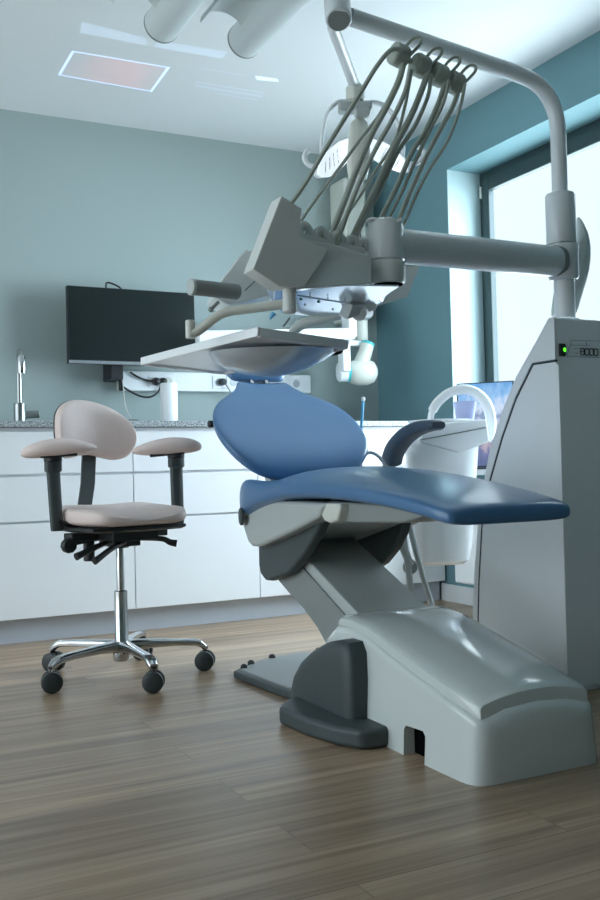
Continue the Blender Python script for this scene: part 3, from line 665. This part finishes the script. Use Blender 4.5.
# plate along the front, ending in the lower half of the joint
FY = 2.118
cr = [PY(x, y, FY) for x, y in ((297, 238), (335, 244), (365, 253.5), (372, 255), (372, 283), (340, 286), (302, 288.5))]
bm = NB(); lathe(bm, [(.046, zl), (.051, zl + .006), (.052, zb - .006), (.048, zb - .001)], J, seg=36)
obj('bracket_joint', bm, 'console', t)
obj('socket_shade', lathe(NB(), [(.041, zl - .0015), (.041, zl)], J + V((.003, -.002, 0)), seg=28), 'void', t)  # flat black disc, the dark of the open socket put into colour
obj('bracket_arm', prismY(NB(), [(p.x, p.z) for p in cr], FY, FY + .085), 'console', t, bev=.005)
sl = [PY(x, y, FY) for x, y in ((279.4, 196.4), (300, 210), (297.5, 237), (327, 251), (303, 287.5), (278, 287.5), (251, 270))]
obj('end_cover', prismY(NB(), [(p.x, p.z) for p in sl], FY - .012, FY + .05), 'console', t, bev=.003)
# lower shell of the console, reaching back and down to the left
def plate(pts, vec): return poly_ex(NB(), pts, vec)
sh = [(247, 249), (240, 256), (220, 282), (214, 297), (229, 305), (246, 301.5), (278, 293), (285, 262)]
P = [PY(x, y, 2.36) for x, y in sh]
obj('console_wing', poly_ex(NB(), P, (.03, .14, .0)), 'console', t, bev=.006)
obj('wing_seam', tube(NB(), [PY(x, y, 2.355) for x, y in ((245, 290.5), (253, 283), (260, 277))], .0022, 6), 'mid', t)
# body between the end cover and the far flank
b0 = [(1.03, 1.165), (1.09, 1.15), (1.27, 1.175), (1.275, 1.245), (1.08, 1.28), (1.05, 1.33), (1.02, 1.33), (.965, 1.20)]
b1 = [(1.10, 1.152), (1.19, 1.150), (1.45, 1.172), (1.50, 1.25), (1.24, 1.30), (1.15, 1.32), (1.11, 1.32), (1.06, 1.22)]
b2 = [(1.21, 1.152), (1.30, 1.150), (1.46, 1.162), (1.52, 1.21), (1.36, 1.27), (1.22, 1.30), (1.17, 1.30), (1.16, 1.22)]
obj('console_body', loft(NB(), [[V((x, y, z)) for x, z in b] for y, b in ((FY + .052, b0), (2.33, b1), (2.50, b2))]), 'panel', t, bev=.006)
fk = [PY(x, y, 2.47) for x, y in ((421.5, 262), (407.5, 297), (378, 305.5), (352, 314), (349, 300), (380, 262))]
obj('far_flank', poly_ex(NB(), fk, (.0, .018, .0)), 'console', t, bev=.002)
# underside panel with buttons
u = [PD(x, y, d) for x, y, d in ((297, 293, 2.40), (345, 287, 2.42), (400, 287, 2.52), (372, 303.5, 2.62), (353, 304, 2.60), (344, 317, 2.56), (330, 318.5, 2.54), (297, 311.5, 2.46))]
keys = [PZ(x, y, 1.142) for x, y in ((297, 296), (353, 304.5), (345.5, 318), (334, 319.5), (298, 312.5))]
obj('underside', poly_ex(NB(), [PZ(x, y, 1.1445) for x, y in ((297, 291), (345, 286), (399, 286.5), (374, 303.5), (353, 305.5), (297, 297))], (0, 0, .004)), 'panel', t)
kv = V((0, 0, .012))
kp = obj('button_panel', poly_ex(NB(), keys, kv), 'panel', t, bev=.003)
kn = (keys[1] - keys[0]).cross(keys[3] - keys[0]).normalized()
if kn.dot(CF) > 0: kn = -kn
def onplane(x, y):
    d = ray(x, y); return CAMP + d * ((keys[0] - CAMP).dot(kn) / d.dot(kn))
for x, y, r, m in ((301, 299, .0045, 'greenb'), (318.5, 301.5, .0045, 'greenb'), (305, 304.5, .003, 'mid'), (333, 309, .0035, 'mid'), (310, 295.5, .002, 'mid'), (328, 297.5, .002, 'mid'), (345, 300, .002, 'mid')):
    obj('button', lathe(NB(), [(r, -.001), (r, .002), (r * .6, .003)], onplane(x, y), kn, 14), m, kp)
lo = [PD(x, y, d) for x, y, d in ((353, 305, 2.56), (375, 302, 2.62), (378, 305, 2.63), (376, 310, 2.64), (347, 320, 2.58))]
obj('corner_shell', poly_ex(NB(), lo, (.0, .05, .02)), 'console', t, bev=.004)
obj('round_foot', cyl(NB(), PD(366, 312, 2.70), PD(359, 313, 2.60), .022, 20), 'white', t, bev=.003)
bt = [PD(x, y, d) for x, y, d in ((297, 312.5, 2.45), (334, 320, 2.55), (325, 322, 2.62), (297, 315, 2.55))]
# grips
h0, h1 = PD(192, 287, 2.42), PD(238, 292, 2.50)
gr = obj('grip_handle', cyl(NB(), h0, h1, .0205, 24), 'mid', t, bev=.003)
obj('grip_end', cyl(NB(), h0 - (h1 - h0).normalized() * .006, h0 + (h1 - h0).normalized() * .004, .022, 24), 'grey', gr, bev=.003)
j0 = PY(289, 287, FY + .02)
obj('joystick', lathe(NB(), [(.013, -.055), (.0185, -.05), (.0185, -.042), (.0172, -.04), (.0172, .012)], j0 - zz * .012, seg=20), 'console', t)
pts = [PD(x, y, 2.44) for x, y in ((191, 333), (197, 331.5), (206, 325), (216, 317), (228, 311.5), (246, 309), (266, 306.5), (290, 303))]
rl = obj('front_rail', tube(NB(), pts, .0125, 14, 5), 'offw', t)
obj('rail_end', lathe(NB(), [(.012, -.014), (.013, -.01), (.013, .03), (.011, .033)], PD(190.5, 333, 2.44), seg=14), 'offw', rl)
for a_, b_, m in (((211, 309.5), (219, 301.5), 'mid'), ((222, 315.5), (234, 307), 'mid')):
    bm = NB(); tube(bm, [PD(*a_, 2.46), PD(*b_, 2.46)], .0045, 10); ellip(bm, PD(*a_, 2.46), (.0075, 0, 0), (0, .0075, 0), (0, 0, .0075), 12, 8); obj('small_lever', bm, m, t)
for a_, b_ in (((270, 319), (274, 313)), ((283, 326.5), (290, 318))):
    obj('instrument_tip', tube(NB(), [PD(*a_, 2.5), PD(*b_, 2.5)], (.0022, .0075) if a_[0] < 275 else (.0022, .003), 10), 'bluetip' if a_[0] < 275 else 'mid', t)
# instrument holders along the back edge
for i, (x, y) in enumerate(((304, 231), (321, 236), (337, 240), (352, 244), (362, 247))):
    c = PY(x, y, FY + .07)
    obj('instrument_holder', tube(NB(), [c + V((-.016, 0, -.012)), c + V((-.012, 0, .006)), c + V((.0, 0, .014)), c + V((.012, 0, .006)), c + V((.016, 0, -.012))], .012, 12, 4), 'console', t)
obj('holder_ledge', prismY(NB(), [(p.x, p.z) for p in [PY(x, y, FY + .06) for x, y in ((298, 232), (365, 248), (365, 256), (298, 240))]], FY + .055, FY + .11), 'console', t, bev=.004)
# hose carrier: four rollers on a short rod with wire loops
pods = [(400, 56, 2.56), (421, 66.5, 2.61), (439, 75.5, 2.64), (455, 83.5, 2.67)]
rod = [PD(x, y, d + .03) for x, y, d in ((392, 52, 2.55), (430, 71, 2.61), (464, 88, 2.68))]
car = obj('hose_carrier', tube(NB(), rod, .008, 10), 'hose', t)
lo_ = [((408, 62), (414, 52), (408, 43), (420, 39), (421, 44), (414, 54)), ]
for (x, y, d) in pods:
    c = PD(x, y, d)
    obj('hose_roller', cyl(NB(), c - rh * .0 - (rod[2] - rod[0]).normalized() * .026, c + (rod[2] - rod[0]).normalized() * .02, .031, 20), 'hose', t, bev=.008)
    lp = [(x + 3, y - 8), (x + 8, y - 17), (x + 16, y - 26), (x + 14, y - 29.5), (x + 5, y - 24), (x - 2, y - 12)]
    lp = [(x + 3, y - 3), (x + 7, y - 11), (x + 14, y - 17.5), (x + 20, y - 17.5), (x + 20, y - 12), (x + 14, y - 5), (x + 8, y + 1)]
    obj('hanger_loop', tube(NB(), [PD(px, py, d + .012) for px, py in lp], .0075, 10, 5, flat=.6), 'hose', t)
H = [  # hose runs from the carrier down to the console
    (.0085, 2.52, 2.46, ((402, 50), (391, 50), (377, 66), (361, 92), (345, 118), (325, 150), (305, 184), (288, 208))),
    (.0065, 2.56, 2.52, ((404, 62), (396, 84), (380, 114), (360, 140), (335, 174), (314, 202), (298, 225))),
    (.0115, 2.55, 2.52, ((404, 60), (399, 80), (387, 106), (373, 132), (358, 166), (345, 200), (328, 244))),
    (.0085, 2.53, 2.50, ((410, 70), (405, 92), (392, 120), (375, 150), (358, 186), (347, 214), (336, 246))),
    (.0115, 2.60, 2.54, ((428, 72), (421, 92), (410, 118), (393, 150), (377, 186), (363, 215), (348, 247))),
    (.0075, 2.60, 2.56, ((431, 74), (428, 96), (415, 126), (398, 152), (380, 190), (363, 222), (353, 247))),
    (.0095, 2.63, 2.60, ((446, 80), (438, 104), (424, 134), (412, 152), (398, 184), (384, 212), (374, 232))),
    (.0068, 2.62, 2.62, ((449, 80), (443, 104), (430, 130), (415, 162), (402, 192), (390, 216), (382, 232))),
    (.0095, 2.67, 2.63, ((461, 84), (453, 106), (440, 130), (427, 155), (413, 186), (402, 212), (396, 230))),
    (.0062, 2.65, 2.64, ((465, 84), (460, 108), (447, 142), (428, 172), (414, 200), (405, 222), (399, 232))),
    (.0060, 2.58, 2.56, ((412, 70), (404, 110), (394, 142), (376, 170), (360, 196), (340, 226), (334, 246)))]
for r, d0_, d1_, q in H:
    n = len(q); obj('hose', tube(NB(), [PD(x, y, d0_ + (d1_ - d0_) * i / (n - 1)) for i, (x, y) in enumerate(q)], r * .76, 10, 5), 'hose', t)

# ------------------------------------------------------------------ instrument tray
def solve_tray():
    A = PD(257.5, 331, 2.36); rb = ray(140, 361); rc = ray(349, 345)
    best = None
    for i in range(60):
        dB = 2.3 + i * .01; Bp = CAMP + rb * dB; ab = Bp - A
        for j in range(80):
            dC = 2.25 + j * .01; Cp = CAMP + rc * dC; ac = Cp - A
            e = abs(ab.normalized().dot(ac.normalized())) * 3 + abs(ab.normalized().cross(ac.normalized()).z - 1 if False else 1 - abs(ab.cross(ac).normalized().z)) * 5
            if best is None or e < best[0]: best = (e, A, Bp, Cp)
    return best
_, TA, TB, TC = solve_tray()
ab, ac = (TB - TA), (TC - TA); Lb, Lc = ab.length, ac.length; abn = ab.normalized(); tn = ab.cross(ac).normalized()
if tn.z < 0: tn = -tn
acn = ac.normalized()
t = thing('instrument_tray', 'pale grey rectangular tray with raised rim hovering over the blue backrest', 'tray', TA + (ab + ac) / 2)
def TP(u_, v_, h): return TA + ab * u_ + ac * v_ + tn * h
bm = NB(); poly_ex(bm, [TP(.02, .02, -.008), TP(.98, .02, -.008), TP(.98, .98, -.008), TP(.02, .98, -.008)], tn * .006)
obj('tray_plate', bm, 'white', t)
bm = NB(); e = .03
for a_, b_, c_, d_ in (((0, 0), (1, 0), (1, e), (0, e)), ((0, 1 - e), (1, 1 - e), (1, 1), (0, 1)), ((0, e), (e, e), (e, 1 - e), (0, 1 - e)), ((1 - e, e), (1, e), (1, 1 - e), (1 - e, 1 - e))):
    poly_ex(bm, [TP(*a_, -.014), TP(*b_, -.014), TP(*c_, -.014), TP(*d_, -.010)], tn * .025)
obj('tray_rim', bm, 'white', t, bev=.004)
cc = PD(276, 349, 2.62)
bm = NB(); ellip(bm, cc + V((0, 0, -.004)), rh * .185, fh * .15, zz * .072, 36, 10, -PI / 2, 0, e2=.8)
for v in bm.verts:
    dx = (v.co - cc).dot(rh) / .185
    v.co.z += .03 * max(0, dx) + .0
    v.co.z = min(v.co.z, TP(.5, .5, -.01).z)
obj('tray_bowl', bm, 'sheen', t)
p = TP(.45, .9, 0)
obj('tray_bracket', tube(NB(), [p + V((0, 0, -.02)), p + V((.05, .04, .03)), p + V((.09, .05, .10)), V((1.36, 2.42, 1.148))], .016, 12, 5), 'offw', t)

# ------------------------------------------------------------------ x-ray unit on the back wall
XY = 4.32
t = thing('xray_unit', 'white wall-mounted dental x-ray head with teal rings on a folding arm', 'x-ray unit', (2.5, YB, 1.3))
pT, pB = PY(352, 178, YB - .1), PY(360, 345, YB - .1)
q0, q1 = PY(342, 200, 4.5), PY(364, 200, 4.5)
obj('wall_column', box(NB(), (q0.x, 4.47, PY(352, 322, 4.5).z), (q1.x, YB - .001, PY(352, 179, 4.5).z)), 'offw', t, bev=.02, seg=3)
a_ = PY(353, 300, XY)
obj('column_slot', box(NB(), ((q0.x + q1.x) / 2 + .018, 4.468, 1.9), ((q0.x + q1.x) / 2 + .026, 4.4698, 2.05)), 'dgrey', t)
obj('arm_pivot', lathe(NB(), [(.033, PY(361, 342, XY).z), (.036, PY(361, 341, XY).z), (.036, PY(361, 318, XY).z), (.03, PY(361, 310, XY).z)], PY(361, 330, XY).xy.to_3d(), seg=24), 'offw', t)
p = PY(361, 316, XY); obj('pivot_link', box(NB(), (p.x - .03, XY, p.z - .01), (p.x + .03, 4.49, p.z + .06)), 'offw', t, bev=.01)
l0, l1 = PY(197, 337, XY - .04), PY(354, 334, XY - .04)
obj('folding_arm', poly_ex(NB(), [V((l0.x, XY - .06, l0.z - .03)), V((l1.x, XY - .06, l1.z - .032)), V((l1.x, XY - .06, l1.z + .032)), V((l0.x, XY - .06, l0.z + .03))], (0, .055, 0)), 'white', t, bev=.012, seg=3)
p = PY(348, 320, XY); p2 = PY(348, 338, XY)
obj('arm_knuckle', box(NB(), (p.x - .025, XY - .05, p2.z), (p.x + .028, XY + .03, p.z + .02)), 'white', t, bev=.01)
p = PY(357, 343, XY); obj('lower_link', box(NB(), (PY(346, 343, XY).x, XY - .03, p.z - .02), (PY(364, 343, XY).x, XY + .03, p.z + .01)), 'white', t, bev=.008)
p, p2 = PY(344, 347, XY - .06), PY(344, 372, XY - .06)
obj('drop_arm', box(NB(), (p.x - .024, XY - .09, p2.z), (p.x + .024, XY - .03, p.z + .012)), 'white', t, bev=.01)
hd0 = PY(344, 372, XY - .02); hdx = V((.9, -.25, .02)).normalized()
obj('head_yoke', lathe(NB(), [(.044, -.034), (.052, -.026), (.052, .016)], hd0, hdx, 28), 'white', t)
obj('head_ring', lathe(NB(), [(.054, .016), (.054, .028)], hd0, hdx, 28), 'teal', t)
bm = NB(); lathe(bm, [(.052, .028), (.06, .04), (.068, .08), (.067, .125), (.054, .158), (.024, .176), (.001, .18)], hd0 + V((0, 0, -.004)), hdx, 28)
obj('xray_head', bm, 'offw', t)
c0 = PY(359, 370, XY - .05); c1 = PY(368.5, 342.5, XY - .05); cv = (c1 - c0)
obj('cone', lathe(NB(), [(.043, 0), (.034, cv.length * .93)], c0, cv, 24), 'offw', t)
obj('cone_ring', lathe(NB(), [(.0345, 0), (.0345, .014)], c0 + cv * .9, cv, 24), 'teal', t)
obj('cone_opening', lathe(NB(), [(.03, 0), (.03, .002)], c0 + cv * .9 + cv.normalized() * .0145, cv, 24), 'dark', t)

# ------------------------------------------------------------------ spittoon, cup, suction
SD = 3.52
def SPt(x, y, d=SD): return PD(x, y, d)
sc_ = PD(436, 430, SD); gz = PD(436, 562, SD).z
t = thing('spittoon', 'white spittoon column with arched water spout behind the blue leg rest', 'spittoon', (sc_.x, sc_.y, gz))
secs = []
for y, w, d in ((563, .085, .08), (559, .105, .1), (545, .112, .11), (500, .122, .12), (450, .133, .13), (432, .138, .135), (429, .134, .13)):
    c = PD(441 - (y - 430) * .005, y, SD); secs.append([c + rh * (w * sp(math.cos(2 * PI * k / 28), .7)) + fh * (d * sp(math.sin(2 * PI * k / 28), .7)) for k in range(28)])
obj('column', loft(NB(), secs), 'bowlw', t)
tb = [PD(x, y, SD - .145) for x, y in ((424, 424), (487, 419), (490, 442), (459, 453), (420, 442))]
obj('basin_block', poly_ex(NB(), tb, fh * .25), 'bowlw', t, bev=.008)
obj('block_seam', tube(NB(), [PD(x, y, SD - .1475) for x, y in ((420, 440), (452, 434), (486, 427.5))], .0022, 6), 'mid', t)
obj('bowl', lathe(NB(), [(.05, -.02), (.10, .0), (.118, .012), (.118, .018), (.1, .01), (.05, -.008), (.0, -.012)], PD(440, 425, SD), (0, 0, 1), 32), 'bowlw', t)
obj('spout', tube(NB(), [PD(x, y, SD - .03) for x, y in ((430, 422), (432, 412), (438, 402), (449, 393), (463, 389.5), (476, 393), (486, 403), (490.5, 417), (490, 432), (486, 440))], [.012, .0175, .0195, .02, .02], 16, 6), 'bowlw', t)
obj('mount_arm', cyl(NB(), PD(470, 500, SD + .05), V((2.14, 2.60, PD(470, 500, SD).z)), .035), 'white', t)
cz = PD(465, 420, SD + .0); cz.z = PD(460, 421.0, SD - .145).z + .001
t2 = thing('rinse_cup', 'lilac plastic rinsing cup standing on the spittoon in front of the picture screen', 'cup', cz)
hcup = .075
obj('cup_body', lathe(NB(), [(.03, 0), (.032, .003), (.043, hcup), (.0445, hcup + .002), (.041, hcup + .001), (.03, .006), (.0, .005)], cz, seg=28), 'purple', t2)
# suction tubes down to the floor
t = thing('suction_hoses', 'two pale grey suction hoses running from under the seat to the floor', 'hoses', PD(430, 604, 3.3))
for q, r in ((((403, 530), (405, 548), (409, 575), (412, 610)), .011), (((410, 526), (415, 548), (424, 580), (434, 612)), .010), (((400, 533), (404, 550), (411, 565)), .014)):
    obj('hose', tube(NB(), [PD(x, y, 3.34) for x, y in q], r, 12, 5), 'grey', t)
obj('hose_coupling', lathe(NB(), [(.025, -.015), (.027, 0), (.025, .015)], PD(410, 567, 3.42), fh, 24), 'mid', t)
e0, e1 = PD(363, 401, 3.62), PD(361, 433, 3.62)
t = thing('saliva_ejector', 'slim sky blue suction tip with a white end standing behind the backrest', 'suction tip', PD(360, 480, 3.62))
obj('stem', tube(NB(), [e1, e0], .0055, 10), 'bluetip', t)
obj('tip', lathe(NB(), [(.006, 0), (.0075, .004), (.0075, .012), (.003, .016)], e0, e0 - e1, 14), 'white', t)
obj('holder_tube', tube(NB(), [PD(361, 433, 3.62), PD(360.5, 448, 3.62), PD(360, 463, 3.62), PD(360, 480, 3.62)], .005, 10, 3), 'grey', t)
t = thing('suction_handpiece', 'curved pale grey suction hose looping beside the armrest of the chair', 'suction hose', PD(357, 468, 3.26))
obj('hose', tube(NB(), [PD(x, y, 3.42) for x, y in ((358, 478), (361, 462), (367, 453.5), (374, 453.5), (381, 459), (386, 468), (388, 478))], .0065, 10, 5), 'white', t)
obj('hose_sleeve', tube(NB(), [PD(357, 478, 3.42), PD(360.5, 463, 3.42)], .009, 12), 'grey', t)

# ------------------------------------------------------------------ radiator, screen on the sill
t = thing('radiator', 'white panel radiator under the window sill behind the equipment tower', 'radiator', (2.76, 3.2, .12))
obj('front_panel', box(NB(), (2.735, 2.72, .122), (2.76, 3.806, .60)), 'white', t, bev=.012, seg=3)
obj('back_panel', box(NB(), (2.79, 2.72, .122), (2.81, 3.806, .60)), 'white', t, bev=.006)
obj('top_grille', box(NB(), (2.745, 2.73, .602), (2.80, 3.796, .615)), 'white', t)
bm = NB()
for y in (2.9, 3.6): box(bm, (2.76, y - .02, .2), (2.7905, y + .02, .58)); box(bm, (2.81, y - .02, .3), (XR - .001, y + .02, .5))
obj('bracket', bm, 'white', t)
M['landscape'] = picture_mat('lit_landscape_picture', ((0, (96, 112, 150)), (.2, (120, 128, 168)), (.34, (190, 178, 190)), (.42, (250, 200, 180)), (.5, (196, 206, 232)), (.62, (128, 150, 186)), (.7, (206, 222, 244)), (.84, (150, 194, 238)), (1, (112, 168, 224))), .55, 7, .8)
s0, s1 = PX(457, 383.5, 2.865), PX(514, 379.6, 2.80)
zs = S0; htop = s0.z
va = V((2.93, 3.905, 0)); 
# screen stands on the sill, turned towards the chair
d0s, d1s = PD(457, 400, 4.62), PD(514, 400, 4.52)
dirv = V((d1s.x - d0s.x, d1s.y - d0s.y, 0)); wv = dirv.length; dirv.normalize(); nv = V((-dirv.y, dirv.x, 0)); nv = nv if nv.dot(CF) > 0 else -nv
ztp = PD(457, 383.5, 4.62).z; cb_ = V(((d0s.x + d1s.x) / 2, (d0s.y + d1s.y) / 2, 0)); zbm = PD(480, 468, 4.56).z
t = thing('picture_screen', 'upright screen showing a landscape under blue sky, at the window behind the spittoon', 'screen', V((cb_.x, cb_.y, S0)))
obj('screen_housing', obox(NB(), cb_ + V((0, 0, (ztp + zbm) / 2)) + nv * .012, dirv, nv, zz, (wv + .004, .02, ztp - zbm)), 'rim', t, bev=.003)
obj('picture', obox(NB(), cb_ + V((0, 0, (ztp + zbm) / 2 + .002)), dirv, nv, zz, (wv - .012, .002, ztp - zbm - .016)), 'landscape', t)
bm = NB(); cyl(bm, cb_ + nv * .02 + V((0, 0, S0 - .0)), cb_ + nv * .02 + V((0, 0, zbm + .03)), .02); lathe(bm, [(.075, 0), (.075, .006), (.06, .009)], cb_ + nv * .02 + V((0, 0, S0)))
obj('screen_foot', bm, 'rim', t)

# ------------------------------------------------------------------ ceiling lamp with two tubes and curved wings
t = thing('ceiling_lamp', 'white ceiling lamp of two long tubes with curved wings', 'ceiling lamp', (1.27, 2.6, ZC))
for (px, py), dia in (((161.5, 25), .14), ((244, 41), .145)):
    c = PZ(px, py, 2.31); r = .065
    tb_ = obj('lamp_tube', lathe(NB(), [(r * .98, 0), (r, .004), (r, 1.85)], (c.x, c.y, 2.31), (0, -1, 0), 36), 'lampgrey', t)
    obj('tube_end', lathe(NB(), [(r * 1.01, -.004), (r * 1.015, .0), (r * 1.015, .006)], (c.x, c.y, 2.31), (0, -1, 0), 36), 'mid', tb_)
    cs = []
    for i in range(13):
        a = PI * i / 12; cs.append((c.x - r - .075 + .08 * math.cos(a), 2.285 + .055 * math.sin(a)))
    lo2 = cs + [(x, z + .006) for x, z in cs[::-1]]
    bm = NB(); prismY(bm, lo2, c.y - .12, c.y - 1.85); obj('curved_wing', bm, 'lampgrey', t)
bm = NB(); box(bm, (.95, 1.6, 2.374), (1.6, 2.4, 2.45)); obj('ceiling_box', bm, 'ceiling', t, bev=.005)

# ------------------------------------------------------------------ picture projected on the ceiling
t = thing('projected_picture', 'faint reddish picture with pale blue border cast on the ceiling', 'projection', (1.15, 4.03, ZC - .002))
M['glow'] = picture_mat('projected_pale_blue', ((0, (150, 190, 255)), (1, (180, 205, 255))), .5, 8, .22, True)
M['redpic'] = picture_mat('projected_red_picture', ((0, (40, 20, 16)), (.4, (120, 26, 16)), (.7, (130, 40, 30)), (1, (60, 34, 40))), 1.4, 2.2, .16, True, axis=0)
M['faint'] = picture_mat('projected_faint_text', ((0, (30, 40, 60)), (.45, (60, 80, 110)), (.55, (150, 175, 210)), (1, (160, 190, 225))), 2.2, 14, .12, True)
zc = ZC - .0015
fr = [PZ(x, y, zc) for x, y in ((72, 51), (170, 67.5), (152, 92), (58, 75))]
cen = sum(fr, V()) / 4
def sc4(k): return [cen + (p - cen) * k for p in fr]
o4, i4 = sc4(1), [cen + (p - cen) * .95 for p in fr]
bm = NB()
for i in range(4): poly_ex(bm, [o4[i], o4[(i + 1) % 4], i4[(i + 1) % 4], i4[i]], (0, 0, .001))
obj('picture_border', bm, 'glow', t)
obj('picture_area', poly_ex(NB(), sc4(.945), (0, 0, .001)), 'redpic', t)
t = thing('projected_text', 'faint pale lines of text and patches cast on the ceiling beside the picture', 'projection', (1.7, 3.95, ZC - .002))
def quad(pts): return poly_ex(NB(), [PZ(x, y, zc) for x, y in pts], (0, 0, .001))
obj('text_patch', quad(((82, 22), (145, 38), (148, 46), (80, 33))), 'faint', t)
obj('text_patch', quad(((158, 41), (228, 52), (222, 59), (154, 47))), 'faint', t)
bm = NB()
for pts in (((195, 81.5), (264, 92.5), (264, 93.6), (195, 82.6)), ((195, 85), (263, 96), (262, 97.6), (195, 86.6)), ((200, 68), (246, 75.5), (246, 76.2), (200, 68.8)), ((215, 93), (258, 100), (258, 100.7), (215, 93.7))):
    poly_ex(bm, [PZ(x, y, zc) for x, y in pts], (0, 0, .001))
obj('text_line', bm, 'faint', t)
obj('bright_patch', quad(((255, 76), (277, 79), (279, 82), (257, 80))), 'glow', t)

# ------------------------------------------------------------------ light
w = bpy.data.worlds.new('daylight'); SC.world = w; w.use_nodes = True
nt = w.node_tree; bg = nt.nodes['Background']; bg.inputs[0].default_value = (.80, .92, 1.0, 1)
tc = nt.nodes.new('ShaderNodeTexCoord'); sx = nt.nodes.new('ShaderNodeSeparateXYZ'); nt.links.new(tc.outputs['Generated'], sx.inputs[0])
mr = nt.nodes.new('ShaderNodeMapRange'); mr.inputs[1].default_value = -1; mr.inputs[2].default_value = 1   # height of the sky: bright zenith, lower half brightened to light the ceiling
rp = nt.nodes.new('ShaderNodeFloatCurve'); cv = rp.mapping.curves[0]
for i, (x, y) in enumerate(((0, 6.0 / 10), (.47, 6.0 / 10))): cv.points[i].location = (x, y)
for x, y in ((.495, .09), (.66, .09), (.80, 4.0 / 10), (1, 4.0 / 10)): cv.points.new(x, y)
for p_ in cv.points: p_.handle_type = 'VECTOR'
rp.mapping.update()
m10 = nt.nodes.new('ShaderNodeMath'); m10.operation = 'MULTIPLY'; m10.inputs[1].default_value = 10
nt.links.new(sx.outputs[2], mr.inputs[0]); nt.links.new(mr.outputs[0], rp.inputs['Value']); nt.links.new(rp.outputs[0], m10.inputs[0]); lr = nt.nodes.new('ShaderNodeMapRange'); lr.inputs[1].default_value = .2; lr.inputs[2].default_value = -.3; lr.clamp = True; lr.interpolation_type = 'SMOOTHSTEP'
mxl = nt.nodes.new('ShaderNodeMix'); mxl.data_type = 'FLOAT'; mxl.inputs[3].default_value = 2.2      # sky brightened as fill light through the wall left open
nt.links.new(sx.outputs[0], lr.inputs[0]); nt.links.new(lr.outputs[0], mxl.inputs[0]); nt.links.new(m10.outputs[0], mxl.inputs[2]); nt.links.new(mxl.outputs[0], bg.inputs[1])
def sun(name, d, energy, color, angle):
    l = bpy.data.lights.new(name, 'SUN'); l.energy = energy; l.color = color; l.angle = math.radians(angle)
    o = bpy.data.objects.new(name, l); COL.objects.link(o); o.rotation_euler = V(d).to_track_quat('-Z', 'Y').to_euler(); return o
sun('hazy_daylight', (-1, .54, -.53), 15, (.72, .86, 1.0), 80)
SC.view_settings.view_transform = 'Standard'; SC.view_settings.look = 'None'; SC.view_settings.gamma = 1
SC.view_settings.exposure = 0.42; SC.view_settings.use_curve_mapping = False
SC.cycles.sample_clamp_indirect = 8; SC.cycles.max_bounces = 10; SC.cycles.diffuse_bounces = 6; SC.cycles.use_denoising = True
